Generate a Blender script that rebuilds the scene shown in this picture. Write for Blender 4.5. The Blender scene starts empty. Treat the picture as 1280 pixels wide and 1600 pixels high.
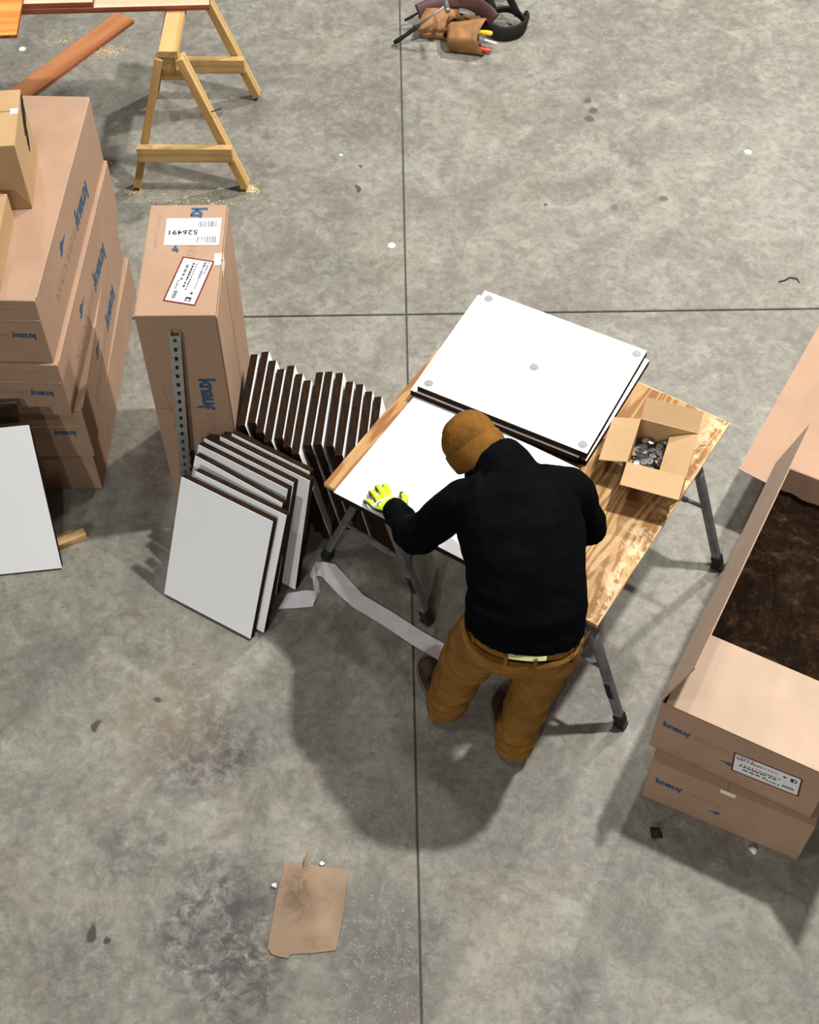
import bpy, bmesh, math, random
from mathutils import Vector, Matrix, noise as mnoise
random.seed(7)
SC = bpy.context.scene
COL = SC.collection
R = math.radians

# ------------------------------------------------------------------ camera
cam_d = bpy.data.cameras.new('camera')
cam = bpy.data.objects.new('camera', cam_d); COL.objects.link(cam)
cam_d.sensor_fit = 'HORIZONTAL'; cam_d.sensor_width = 36.0
cam_d.lens = 36.0 * 2172.0 / 1280.0
cam_d.clip_end = 100
cam.location = (0, 0, 4.9)
cam.rotation_euler = (Matrix.Rotation(R(90 - 53.74), 3, 'X') @ Matrix.Rotation(R(-0.247), 3, 'Z')).to_euler()
SC.camera = cam

# ------------------------------------------------------------------ light
SC.view_settings.view_transform = 'Standard'
SC.view_settings.look = 'None'
SC.view_settings.gamma = 1.0
SC.view_settings.use_curve_mapping = False
SC.view_settings.exposure = 0.0
world = bpy.data.worlds.new('warehouse_air'); SC.world = world
world.use_nodes = True
world.node_tree.nodes['Background'].inputs[0].default_value = (1.0, 0.97, 0.9, 1)
world.node_tree.nodes['Background'].inputs[1].default_value = 0.04

def lamp(name, loc, power, size, col=(1.0, 0.97, 0.92)):
    d = bpy.data.lights.new(name, 'AREA'); d.shape = 'DISK'; d.size = size
    d.energy = power; d.color = col
    o = bpy.data.objects.new(name, d); COL.objects.link(o)
    o.location = loc
lamp('high_bay_lamp', (2.8, 4.3, 7.6), 740, 0.30)
lamp('high_bay_lamp', (0.0, 4.9, 7.6), 75, 0.30)
lamp('high_bay_lamp', (-1.2, 1.4, 7.6), 75, 0.30)
lamp('high_bay_lamp', (4.0, 9.2, 7.6), 900, 0.40)
lamp('high_bay_lamp', (-3.0, 9.8, 7.6), 230, 0.40)
lamp('high_bay_lamp', (-5.0, -10.0, 7.6), 1150, 0.40)
lamp('high_bay_lamp', (-1.0, -11.0, 7.6), 620, 0.40)

# ------------------------------------------------------------------ node helpers
class NT:
    def __init__(s, name, rough=0.7, spec=0.3, metal=0.0):
        s.m = bpy.data.materials.new(name); s.m.use_nodes = True
        s.t = s.m.node_tree; s.b = s.t.nodes['Principled BSDF']
        s.b.inputs['Roughness'].default_value = rough
        s.b.inputs['Metallic'].default_value = metal
        s.b.inputs['Specular IOR Level'].default_value = spec
        s.co = s.t.nodes.new('ShaderNodeTexCoord').outputs['Object']
    def link(s, a, b): s.t.links.new(a, b)
    def mapping(s, scale=(1, 1, 1), rot=(0, 0, 0), loc=(0, 0, 0), src=None):
        n = s.t.nodes.new('ShaderNodeMapping'); s.link(src or s.co, n.inputs[0])
        n.inputs['Scale'].default_value = scale; n.inputs['Rotation'].default_value = rot
        n.inputs['Location'].default_value = loc
        return n.outputs[0]
    def noise(s, scale, detail=4, rough=0.55, dist=0.0, vec=None):
        n = s.t.nodes.new('ShaderNodeTexNoise'); s.link(vec or s.co, n.inputs['Vector'])
        n.inputs['Scale'].default_value = scale; n.inputs['Detail'].default_value = detail
        n.inputs['Roughness'].default_value = rough; n.inputs['Distortion'].default_value = dist
        return n.outputs['Fac']
    def ramp(s, fac, stops, interp='LINEAR'):
        n = s.t.nodes.new('ShaderNodeValToRGB'); s.link(fac, n.inputs[0])
        n.color_ramp.interpolation = interp
        e = n.color_ramp.elements
        while len(e) < len(stops): e.new(0.5)
        for k, (p, c) in enumerate(stops):
            e[k].position = p
            e[k].color = (c[0], c[1], c[2], 1) if hasattr(c, '__len__') else (c, c, c, 1)
        return n.outputs[0]
    def mix(s, fac, a, b, mode='MIX'):
        n = s.t.nodes.new('ShaderNodeMix'); n.data_type = 'RGBA'; n.blend_type = mode
        for i, v in ((0, fac), (6, a), (7, b)):
            if hasattr(v, 'links'): s.link(v, n.inputs[i])
            elif hasattr(v, '__len__'): n.inputs[i].default_value = (v[0], v[1], v[2], 1)
            else: n.inputs[i].default_value = v
        return n.outputs[2]
    def math(s, op, a, b=0.0):
        n = s.t.nodes.new('ShaderNodeMath'); n.operation = op
        for i, v in ((0, a), (1, b)):
            if hasattr(v, 'links'): s.link(v, n.inputs[i])
            else: n.inputs[i].default_value = v
        return n.outputs[0]
    def blob(s, x, y, r, soft=0.5, dist=None):
        """1 inside a stain at x,y fading out at radius r (object coordinates)"""
        n = s.t.nodes.new('ShaderNodeVectorMath'); n.operation = 'DISTANCE'
        s.link(dist or s.co, n.inputs[0]); n.inputs[1].default_value = (x, y, 0)
        m = s.t.nodes.new('ShaderNodeMapRange'); s.link(n.outputs['Value'], m.inputs[0])
        m.inputs[1].default_value = r * soft; m.inputs[2].default_value = r
        m.inputs[3].default_value = 1; m.inputs[4].default_value = 0
        m.interpolation_type = 'SMOOTHSTEP'
        return m.outputs[0]
    def color(s, c):
        if hasattr(c, 'links'): s.link(c, s.b.inputs['Base Color'])
        else: s.b.inputs['Base Color'].default_value = (c[0], c[1], c[2], 1)
        return s
    def rough(s, v): s.link(v, s.b.inputs['Roughness']); return s
    def bump(s, h, strength=0.3, dist=0.01):
        n = s.t.nodes.new('ShaderNodeBump'); s.link(h, n.inputs['Height'])
        n.inputs['Strength'].default_value = strength; n.inputs['Distance'].default_value = dist
        s.link(n.outputs[0], s.b.inputs['Normal']); return s

def plain(name, c, rough=0.6, var=0.12, scale=20, metal=0.0, spec=0.3, bump=0.0, bscale=60):
    n = NT(name, rough, spec, metal)
    f = n.noise(scale, 4)
    n.color(n.ramp(f, [(0.3, [v * (1 - var) for v in c]), (0.7, [min(1, v * (1 + var)) for v in c])]))
    if bump: n.bump(n.noise(bscale, 4), bump, 0.004)
    return n.m

# ------------------------------------------------------------------ materials
M = {}
def mat_concrete():
    n = NT('trowelled_concrete', 0.62, 0.3)
    big = n.noise(0.55, 5, 0.6, 0.6)
    sw = n.noise(2.6, 7, 0.62, 2.2)
    fine = n.noise(11, 7, 0.7, 0.9)
    grit = n.noise(70, 5, 0.7)
    c = n.ramp(sw, [(0.28, (0.150, 0.142, 0.120)), (0.44, (0.225, 0.216, 0.187)), (0.56, (0.275, 0.266, 0.232)), (0.72, (0.345, 0.334, 0.292))])
    c = n.mix(n.ramp(big, [(0.35, 0.0), (0.65, 0.5)]), c, (0.29, 0.285, 0.255))
    # violet grey trowel burns
    vi = n.ramp(n.noise(1.5, 6, 0.66, 1.3, n.mapping(loc=(3.1, 1.7, 0))), [(0.52, 0.0), (0.66, 0.75)])
    c = n.mix(vi, c, (0.165, 0.150, 0.146))
    # ochre tint
    oc = n.ramp(n.noise(1.1, 5, 0.6, 0.8, n.mapping(loc=(8.3, 5.2, 0))), [(0.55, 0.0), (0.75, 0.4)])
    c = n.mix(oc, c, (0.27, 0.225, 0.155))
    c = n.mix(n.ramp(fine, [(0.3, 0.45), (0.62, 0.0)]), c, (0.135, 0.127, 0.11))
    c = n.mix(n.ramp(fine, [(0.56, 0.0), (0.8, 0.5)]), c, (0.42, 0.405, 0.365))
    c = n.mix(n.ramp(grit, [(0.35, 0.22), (0.6, 0.0)]), c, (0.12, 0.113, 0.10))
    # sharper mottling, pale scuffs and a net of hairline crazing
    mid = n.noise(5.2, 9, 0.72, 1.1, n.mapping(loc=(2.2, 9.1, 0)))
    c = n.mix(n.ramp(mid, [(0.34, 0.75), (0.49, 0.0)]), c, (0.140, 0.128, 0.108))
    c = n.mix(n.ramp(mid, [(0.55, 0.0), (0.70, 0.45)]), c, (0.335, 0.325, 0.29))
    fld = n.noise(1.9, 8, 0.7, 1.8, n.mapping(loc=(6.6, 2.7, 0)))
    c = n.mix(n.ramp(fld, [(0.36, 0.65), (0.46, 0.0)]), c, (0.165, 0.143, 0.128))
    c = n.mix(n.ramp(fld, [(0.56, 0.0), (0.66, 0.5)]), c, (0.30, 0.292, 0.255))
    arc = n.noise(3.4, 3, 0.5, 3.5, n.mapping(loc=(1.4, 5.5, 0)))
    sw2 = n.math('SINE', n.math('MULTIPLY', arc, 95.0))
    am = n.ramp(n.noise(1.0, 3, 0.5, 0.0, n.mapping(loc=(9.0, 3.3, 0))), [(0.46, 0.0), (0.6, 0.22)])
    c = n.mix(n.math('MULTIPLY', n.ramp(sw2, [(0.55, 0.0), (0.95, 1.0)]), am), c, (0.37, 0.36, 0.325))
    mot = n.noise(24, 6, 0.75, 0.5)
    c = n.mix(n.ramp(mot, [(0.34, 0.55), (0.50, 0.0)]), c, (0.115, 0.106, 0.092))
    c = n.mix(n.ramp(mot, [(0.54, 0.0), (0.72, 0.40)]), c, (0.38, 0.365, 0.325))
    cw = n.t.nodes.new('ShaderNodeVectorMath'); cw.operation = 'ADD'
    cz = n.t.nodes.new('ShaderNodeTexNoise'); n.link(n.co, cz.inputs['Vector']); cz.inputs['Scale'].default_value = 9
    cs_ = n.t.nodes.new('ShaderNodeVectorMath'); cs_.operation = 'SCALE'; n.link(cz.outputs['Color'], cs_.inputs[0]); cs_.inputs['Scale'].default_value = 0.12
    n.link(n.co, cw.inputs[0]); n.link(cs_.outputs[0], cw.inputs[1])
    cv = n.t.nodes.new('ShaderNodeTexVoronoi'); cv.feature = 'DISTANCE_TO_EDGE'; n.link(cw.outputs[0], cv.inputs['Vector']); cv.inputs['Scale'].default_value = 13
    net = n.math('MULTIPLY', n.ramp(cv.outputs['Distance'], [(0.0, 1.0), (0.05, 0.0)]), n.ramp(n.noise(1.3, 4, 0.6, 0.5, n.mapping(loc=(4.4, 0.3, 0))), [(0.54, 0.0), (0.68, 0.30)]))
    c = n.mix(net, c, (0.33, 0.32, 0.275))
    fl_ = n.ramp(n.noise(38, 3, 0.6), [(0.24, 0.75), (0.29, 0.0)])
    c = n.mix(fl_, c, (0.09, 0.083, 0.075))
    # stains that belong to the slab (x, y, radius, strength, colour)
    wob = n.t.nodes.new('ShaderNodeVectorMath'); wob.operation = 'ADD'
    nz = n.t.nodes.new('ShaderNodeTexNoise'); n.link(n.co, nz.inputs['Vector']); nz.inputs['Scale'].default_value = 5
    sc = n.t.nodes.new('ShaderNodeVectorMath'); sc.operation = 'MULTIPLY_ADD'
    n.link(nz.outputs['Color'], sc.inputs[0]); sc.inputs[1].default_value = (0.22, 0.22, 0); sc.inputs[2].default_value = (-0.11, -0.11, 0)
    n.link(n.co, wob.inputs[0]); n.link(sc.outputs[0], wob.inputs[1]); W = wob.outputs[0]
    patch = n.noise(16, 6, 0.75, 0.6)
    pm = n.ramp(patch, [(0.40, 0.0), (0.6, 1.0)])
    for x, y, r, k, col in STAINS:
        b = n.blob(x, y, r, 0.25, W)
        c = n.mix(n.math('MULTIPLY', n.math('MULTIPLY', b, pm), k), c, col)
    for x, y, r, k, col in SPOTS:
        c = n.mix(n.math('MULTIPLY', n.blob(x, y, r, 0.55, W), k), c, col)
    # exposed pale grit beside the joint
    vo = n.t.nodes.new('ShaderNodeTexVoronoi'); n.link(n.co, vo.inputs['Vector']); vo.inputs['Scale'].default_value = 120
    sp = n.ramp(vo.outputs['Distance'], [(0.2, 1.0), (0.36, 0.0)])
    pick = n.ramp(n.noise(45, 2), [(0.49, 0.0), (0.58, 1.0)])
    zone = n.math('MAXIMUM', n.blob(-0.12, 1.75, 0.30, 0.2, W), n.math('MAXIMUM', n.blob(-0.10, 1.45, 0.32, 0.2, W), n.blob(-0.06, 2.15, 0.22, 0.1, W)))
    c = n.mix(n.math('MULTIPLY', zone, 0.4), c, (0.15, 0.14, 0.135))
    c = n.mix(n.math('MULTIPLY', n.math('MULTIPLY', sp, pick), n.math('MULTIPLY', zone, 0.8)), c, (0.46, 0.435, 0.38))
    c = n.mix(1.0, c, (0.93, 0.932, 0.908), 'MULTIPLY')
    n.color(c)
    n.rough(n.ramp(sw, [(0.3, 0.5), (0.7, 0.68)]))
    n.bump(n.math('ADD', fine, n.math('MULTIPLY', grit, 0.4)), 0.12, 0.004)
    return n.m

STAINS = [(-0.80, 2.46, 0.33, 1.00, (0.077, 0.068, 0.075)), (-0.70, 1.78, 0.37, 1.00, (0.070, 0.062, 0.068)),
          (-0.62, 1.55, 0.29, 1.00, (0.077, 0.068, 0.072)), (-1.20, 1.62, 0.28, 0.62, (0.090, 0.082, 0.081)),
          (-1.05, 2.05, 0.22, 0.75, (0.090, 0.082, 0.081)), (-0.08, 1.65, 0.31, 0.88, (0.086, 0.077, 0.081)),
          (-0.95, 2.62, 0.33, 0.62, (0.189, 0.146, 0.090)), (-1.35, 2.75, 0.33, 0.62, (0.135, 0.123, 0.117)),
          (1.70, 5.10, 0.24, 0.62, (0.117, 0.110, 0.117)), (-0.42, 5.15, 0.24, 0.69, (0.099, 0.093, 0.095)),
          (0.35, 5.60, 0.33, 0.50, (0.135, 0.128, 0.131)), (0.55, 1.45, 0.28, 0.75, (0.099, 0.093, 0.099)),
          (-0.30, 6.40, 0.55, 0.62, (0.113, 0.106, 0.099)), (-1.90, 4.90, 0.55, 0.50, (0.135, 0.114, 0.090)),
          (0.90, 2.10, 0.33, 0.62, (0.108, 0.102, 0.099)), (0.50, 2.15, 0.33, 0.50, (0.113, 0.103, 0.108))]
SPOTS = [(1.02, 6.35, 0.045, 0.95, (0.084, 0.075, 0.054)), (1.01, 6.26, 0.05, 0.95, (0.084, 0.075, 0.054)),
         (1.02, 6.47, 0.025, 0.95, (0.090, 0.078, 0.060)), (0.73, 5.57, 0.02, 0.95, (0.078, 0.066, 0.060)),
         (1.06, 5.53, 0.035, 0.95, (0.132, 0.120, 0.102)), (1.33, 5.6, 0.03, 0.95, (0.120, 0.096, 0.078)),
         (-0.24, 5.92, 0.018, 0.95, (0.060, 0.054, 0.048)), (-0.27, 5.72, 0.022, 0.95, (0.060, 0.054, 0.048)),
         (-1.25, 2.55, 0.022, 0.95, (0.054, 0.048, 0.042)), (-1.18, 1.72, 0.022, 0.95, (0.048, 0.042, 0.036)),
         (-1.11, 1.70, 0.024, 0.95, (0.048, 0.042, 0.036)), (-1.0, 2.7, 0.02, 0.95, (0.060, 0.054, 0.042))]
M['concrete'] = mat_concrete()
M['deck'] = plain('painted_roof_deck', (0.6, 0.6, 0.58), 0.6)
M['joint'] = plain('joint_filler', (0.075, 0.068, 0.058), 0.9)

def mat_cardboard(name, base, dark=0.88):
    n = NT(name, 0.75, 0.2)
    f = n.noise(3.5, 5, 0.6, 0.4)
    g = n.noise(1.0, 3, 0.5, 0, n.mapping((6, 6, 260)))
    c = n.ramp(f, [(0.3, [v * dark for v in base]), (0.7, [min(1, v * 1.05) for v in base])])
    c = n.mix(n.ramp(g, [(0.35, 0.10), (0.65, 0.0)]), c, [v * 0.72 for v in base])
    n.color(c); n.bump(n.noise(5, 4, 0.6), 0.08, 0.01)
    return n.m
M['card'] = mat_cardboard('pink_tan_cardboard', (0.385, 0.248, 0.168))
M['card_in'] = mat_cardboard('cardboard_inner_liner', (0.475, 0.35, 0.26))
M['card_y'] = mat_cardboard('yellow_tan_cardboard', (0.46, 0.30, 0.158))
M['card_scrap'] = mat_cardboard('scrap_cardboard', (0.315, 0.225, 0.150), 0.75)
def soil(m, spots, col):
    n = NT.__new__(NT); n.m = m; n.t = m.node_tree; n.b = n.t.nodes['Principled BSDF']
    n.co = [q for q in n.t.nodes if q.type == 'TEX_COORD'][0].outputs['Object']
    c = n.b.inputs['Base Color'].links[0].from_socket
    pt = n.ramp(n.noise(22, 5, 0.7, 0.8), [(0.36, 0.0), (0.62, 1.0)])
    for x, y, r, k in spots: c = n.mix(n.math('MULTIPLY', n.math('MULTIPLY', n.blob(x, y, r, 0.1), pt), k), c, col)
    n.color(c)
soil(M['card_scrap'], ((-.05, .09, .10, .8), (-.04, .0, .10, .7), (-.03, .06, .05, .7), (.06, .05, .08, .4), (.03, -.13, .07, .4)), (0.13, 0.08, 0.05))
M['ink'] = plain('blue_ink', (0.035, 0.085, 0.165), 0.6)
M['ink_faint'] = plain('faint_grey_ink', (0.325, 0.213, 0.152), 0.7)
M['pencil'] = plain('pencil_line', (0.20, 0.13, 0.09), 0.7)
M['ink_black'] = plain('black_ink', (0.012, 0.012, 0.014), 0.6)
M['ink_grey'] = plain('grey_ink', (0.13, 0.13, 0.16), 0.6)
M['paper'] = plain('label_paper', (0.74, 0.74, 0.76), 0.5, 0.02)
M['red'] = plain('label_red', (0.15, 0.018, 0.012), 0.6)
M['tape'] = plain('clear_tape', (0.78, 0.70, 0.62), 0.25, 0.05)
M['facing'] = plain('white_board_facing', (0.90, 0.92, 0.95), 0.55, 0.015, 6)
def mat_fibre():
    n = NT('dark_brown_fibreglass', 0.95, 0.05)
    a = n.noise(1.0, 6, 0.7, 0.3, n.mapping((14, 14, 160)))
    b = n.noise(120, 4, 0.7)
    c = n.ramp(a, [(0.3, (0.006, 0.0035, 0.002)), (0.55, (0.020, 0.0105, 0.006)), (0.8, (0.055, 0.030, 0.016))])
    c = n.mix(n.ramp(b, [(0.45, 0.0), (0.8, 0.4)]), c, (0.055, 0.03, 0.017))
    n.color(c); n.bump(n.math('ADD', a, b), 0.5, 0.004); return n.m
M['fibre'] = mat_fibre()
def mat_wool():
    n = NT('brown_glass_wool', 0.95, 0.05)
    a = n.noise(5, 8, 0.72, 2.5)
    b = n.noise(16, 6, 0.7, 1.6)
    c = n.ramp(a, [(0.32, (0.005, 0.003, 0.002)), (0.52, (0.014, 0.0075, 0.004)), (0.63, (0.040, 0.022, 0.012)), (0.78, (0.19, 0.12, 0.07))])
    c = n.mix(n.ramp(b, [(0.52, 0.0), (0.76, 0.35)]), c, (0.085, 0.05, 0.028))
    n.color(c); n.bump(b, 0.6, 0.02); return n.m
M['wool'] = mat_wool()
def mat_wood(name, c1, c2, c3, along='Y', rings=26, sx=3.0, sl=0.35, knots=True, rough=0.6, fine=0.25):
    n = NT(name, rough, 0.3)
    s = {'X': (sl, sx, sx), 'Y': (sx, sl, sx), 'Z': (sx, sx, sl)}[along]
    f = n.noise(1.0, 3, 0.45, 0.25, n.mapping(s))
    w = n.math('SINE', n.math('MULTIPLY', f, rings * 6.283))
    w = n.math('ADD', n.math('MULTIPLY', w, 0.5), 0.5)
    c = n.ramp(w, [(0.1, c1), (0.55, c2), (0.95, c3)])
    s2 = tuple(v * 22 for v in s)
    g = n.noise(1.0, 5, 0.65, 0.1, n.mapping(s2))
    c = n.mix(n.ramp(g, [(0.35, fine), (0.65, 0.0)]), c, [v * 0.5 for v in c1])
    b = n.noise(2.2, 4, 0.6, 0.5)
    c = n.mix(n.ramp(b, [(0.4, 0.3), (0.6, 0.0)]), c, [v * 0.75 for v in c2])
    n.color(c); n.bump(g, 0.15, 0.002); return n.m
def mat_ply():
    n = NT('plywood_face', 0.62, 0.25)
    f = n.noise(1.0, 4, 0.5, 0.35, n.mapping((2.0, 0.30, 1)))
    w = n.math('ADD', n.math('MULTIPLY', n.math('SINE', n.math('MULTIPLY', f, 34 * 6.283)), 0.5), 0.5)
    br = n.noise(1.0, 5, 0.6, 0.8, n.mapping((4.5, 1.4, 1), loc=(1.3, 0.4, 0)))
    c = n.ramp(br, [(0.36, (0.25, 0.11, 0.028)), (0.48, (0.37, 0.20, 0.066)), (0.62, (0.47, 0.305, 0.138))])
    c = n.mix(n.ramp(w, [(0.28, 0.75), (0.48, 0.0)]), c, (0.20, 0.082, 0.02))
    c = n.mix(n.ramp(w, [(0.62, 0.0), (0.85, 0.35)]), c, (0.54, 0.37, 0.185))
    g = n.noise(1.0, 5, 0.7, 0.1, n.mapping((70, 5, 1)))
    c = n.mix(n.ramp(g, [(0.36, 0.35), (0.6, 0.0)]), c, (0.22, 0.10, 0.03))
    # bleached and bruised strip towards the right end
    sep = n.t.nodes.new('ShaderNodeSeparateXYZ'); n.link(n.co, sep.inputs[0])
    ed = n.ramp(n.math('MULTIPLY', sep.outputs[0], 1 / 1.1589), [(0.86, 0.0), (0.97, 1.0)])
    pk = n.noise(13, 6, 0.75, 0.6)
    c = n.mix(n.math('MULTIPLY', ed, n.ramp(pk, [(0.50, 0.0), (0.58, 0.85)])), c, (0.60, 0.47, 0.29))
    c = n.mix(n.math('MULTIPLY', ed, n.ramp(pk, [(0.36, 0.8), (0.43, 0.0)])), c, (0.17, 0.10, 0.05))
    n.color(c); n.bump(g, 0.2, 0.002); return n.m
M['ply'] = mat_ply()
M['ply_edge'] = mat_wood('plywood_edge', (0.30, 0.16, 0.06), (0.55, 0.36, 0.17), (0.66, 0.48, 0.27), 'X', 3, 4, 0.5)
M['pine'] = mat_wood('pine_stud', (0.50, 0.30, 0.10), (0.60, 0.39, 0.155), (0.66, 0.45, 0.20), 'X', 5, 8, 0.35, rough=0.5)
M['cedar'] = mat_wood('cedar_board', (0.30, 0.085, 0.03), (0.40, 0.13, 0.05), (0.46, 0.17, 0.07), 'X', 6, 5, 0.3)
M['cedar_pale'] = mat_wood('planed_cedar', (0.72, 0.42, 0.27), (0.80, 0.52, 0.36), (0.84, 0.58, 0.42), 'X', 4, 4, 0.25, fine=0.1)
M['cedar_edge'] = mat_wood('cedar_sawn_edge', (0.20, 0.045, 0.02), (0.30, 0.075, 0.03), (0.36, 0.11, 0.05), 'X', 5, 8, 0.4)
M['orange'] = mat_wood('orange_fir', (0.55, 0.20, 0.035), (0.70, 0.29, 0.06), (0.76, 0.35, 0.09), 'Y', 6, 7, 0.4, fine=0.1)
M['weathered'] = mat_wood('weathered_cedar', (0.33, 0.115, 0.04), (0.42, 0.165, 0.06), (0.48, 0.20, 0.08), 'X', 3, 6, 0.35)
M['galv'] = plain('galvanised_steel', (0.40, 0.41, 0.42), 0.42, 0.12, 25, 0.75)
M['leg_metal'] = plain('grey_tube_steel', (0.17, 0.178, 0.178), 0.42, 0.3, 14, 0.5)
M['dark_metal'] = plain('blackened_steel', (0.05, 0.05, 0.05), 0.5, 0.2, 20, 0.6)
M['disc_metal'] = plain('washer_steel', (0.30, 0.31, 0.32), 0.38, 0.2, 30, 0.7)
M['washer'] = plain('dull_washer_steel', (0.15, 0.155, 0.16), 0.42, 0.45, 14, 0.5)
M['disc_grey'] = plain('pin_cap_grey', (0.26, 0.268, 0.285), 0.5, 0.06, 60)
M['rubber'] = plain('black_rubber', (0.012, 0.012, 0.012), 0.7)
M['white_pl'] = plain('white_plastic', (0.85, 0.85, 0.84), 0.4, 0.02)
M['strip'] = plain('white_facing_strip', (0.74, 0.71, 0.76), 0.6, 0.07, 14)
def mat_cloth(name, c, var=0.25, scale=9, weave=350, bump=0.25):
    n = NT(name, 0.9, 0.12)
    a = n.noise(scale, 5, 0.65, 0.5); b = n.noise(weave, 2)
    col = n.ramp(a, [(0.28, [v * (1 - var) for v in c]), (0.72, [v * (1 + var) for v in c])])
    n.color(col); n.bump(n.math('ADD', n.math('MULTIPLY', a, 2.0), n.math('MULTIPLY', b, 0.5)), bump, 0.004); return n.m
M['fleece'] = mat_cloth('black_fleece', (0.0022, 0.0026, 0.0032), 0.4); M['fleece'].node_tree.nodes['Principled BSDF'].inputs['Specular IOR Level'].default_value = 0.03
M['duck'] = mat_cloth('brown_duck_cloth', (0.215, 0.103, 0.022), 0.3, 11, 300, 0.35)
M['knit'] = mat_cloth('brown_knit', (0.165, 0.073, 0.013), 0.25, 16, 260, 0.4)
M['skin'] = plain('skin', (0.52, 0.29, 0.20), 0.55, 0.08, 14)
M['hair'] = plain('dark_hair', (0.025, 0.016, 0.01), 0.8)
M['eye'] = plain('eye_white', (0.8, 0.8, 0.78), 0.3, 0.02)
M['hivis'] = plain('hi_vis_yellow', (0.52, 0.74, 0.03), 0.7, 0.08, 30)
M['glove_black'] = plain('glove_black', (0.015, 0.016, 0.017), 0.7)
M['glove_grey'] = plain('glove_grey', (0.62, 0.63, 0.66), 0.5, 0.05)
M['undershirt'] = plain('pale_yellow_shirt', (0.72, 0.74, 0.35), 0.85)
M['boot'] = plain('dark_brown_leather', (0.045, 0.026, 0.014), 0.6, 0.4, 18)
M['boot_dark'] = plain('boot_tongue', (0.012, 0.010, 0.010), 0.75)
M['sole'] = plain('boot_sole', (0.16, 0.13, 0.10), 0.8)
M['leather'] = plain('tan_suede', (0.27, 0.135, 0.055), 0.8, 0.35, 12, bump=0.3)
M['leather_in'] = plain('dark_suede', (0.10, 0.045, 0.022), 0.85, 0.3, 12)
M['maroon'] = plain('maroon_leather', (0.06, 0.022, 0.02), 0.5, 0.4, 14)
M['webbing'] = plain('olive_black_webbing', (0.009, 0.0088, 0.0065), 0.85, 0.3, 16)
M['yellow_h'] = plain('yellow_handle', (0.72, 0.42, 0.02), 0.4)
M['red_h'] = plain('red_handle', (0.62, 0.05, 0.02), 0.4)
M['sawdust'] = plain('sawdust', (0.62, 0.48, 0.28), 0.9, 0.2)

# ------------------------------------------------------------------ builders
def tag(o, label=None, cat=None, group=None, kind=None):
    if label: o['label'] = label
    if cat: o['category'] = cat
    if group: o['group'] = group
    if kind: o['kind'] = kind
    return o

def thing(name, label, cat, loc=(0, 0, 0), rot=(0, 0, 0), group=None):
    o = bpy.data.objects.new(name, None); o.empty_display_size = 0.05
    COL.objects.link(o); o.location = loc; o.rotation_euler = rot
    return tag(o, label, cat, group)

def link(name, me, mats, parent=None, smooth=False, mat=None):
    if not isinstance(mats, (list, tuple)): mats = [mats]
    if not me.materials:
        for m in mats: me.materials.append(m)
    if smooth: me.shade_smooth()
    o = bpy.data.objects.new(name, me); COL.objects.link(o)
    if parent: o.parent = parent
    if mat is not None: o.matrix_local = mat
    return o

def bm_mesh(bm, name='mesh'):
    bmesh.ops.recalc_face_normals(bm, faces=bm.faces)
    me = bpy.data.meshes.new(name); bm.to_mesh(me); bm.free(); return me

def add_box(bm, x0, y0, z0, x1, y1, z1, mi=0, M4=None, bevel=0.0):
    r = bmesh.ops.create_cube(bm, size=1.0)
    vs = r['verts']
    T = Matrix.Translation(((x0 + x1) / 2, (y0 + y1) / 2, (z0 + z1) / 2)) @ Matrix.Diagonal((x1 - x0, y1 - y0, z1 - z0, 1))
    bmesh.ops.transform(bm, matrix=(M4 @ T) if M4 is not None else T, verts=vs)
    fs = set(f for v in vs for f in v.link_faces)
    for f in fs: f.material_index = mi
    if bevel > 0:
        es = list(set(e for v in vs for e in v.link_edges))
        bmesh.ops.bevel(bm, geom=es, offset=bevel, segments=2, affect='EDGES', profile=0.6)
    return vs

def boxmesh(x0, y0, z0, x1, y1, z1, bevel=0.0):
    bm = bmesh.new(); add_box(bm, x0, y0, z0, x1, y1, z1, 0, None, bevel); return bm_mesh(bm)

def frame(p, q, up=(0, 0, 1)):
    """matrix whose X runs from p to q, origin p"""
    p = Vector(p); x = (Vector(q) - p).normalized(); u = Vector(up)
    y = u.cross(x)
    if y.length < 1e-5: y = Vector((0, 1, 0)).cross(x)
    y.normalize(); z = x.cross(y)
    m = Matrix((x, y, z)).transposed().to_4x4(); m.translation = p; return m

def add_bar(bm, p, q, w, h, mi=0, up=(0, 0, 1), bevel=0.0, ext=0.0):
    L = (Vector(q) - Vector(p)).length
    return add_box(bm, -ext, -w / 2, -h / 2, L + ext, w / 2, h / 2, mi, frame(p, q, up), bevel)

def add_tube(bm, pts, rad, n=12, mi=0, caps=True, flat=1.0, up=(0, 0, 1)):
    """sweep of circles (or ellipses) along pts"""
    rings = []
    pts = [Vector(p) for p in pts]
    for i, p in enumerate(pts):
        d = (pts[min(i + 1, len(pts) - 1)] - pts[max(i - 1, 0)]).normalized()
        u = Vector(up)
        a = u.cross(d)
        if a.length < 1e-4: a = Vector((1, 0, 0)).cross(d)
        a.normalize(); b = d.cross(a)
        r = rad[i] if hasattr(rad, '__len__') else rad
        rings.append([bm.verts.new(p + a * math.cos(t * 2 * math.pi / n) * r + b * math.sin(t * 2 * math.pi / n) * r * flat) for t in range(n)])
    for A, B in zip(rings, rings[1:]):
        for t in range(n):
            f = bm.faces.new((A[t], A[(t + 1) % n], B[(t + 1) % n], B[t])); f.material_index = mi
    if caps:
        for rr in (rings[0], rings[-1]):
            f = bm.faces.new(rr); f.material_index = mi
    return rings

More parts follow.
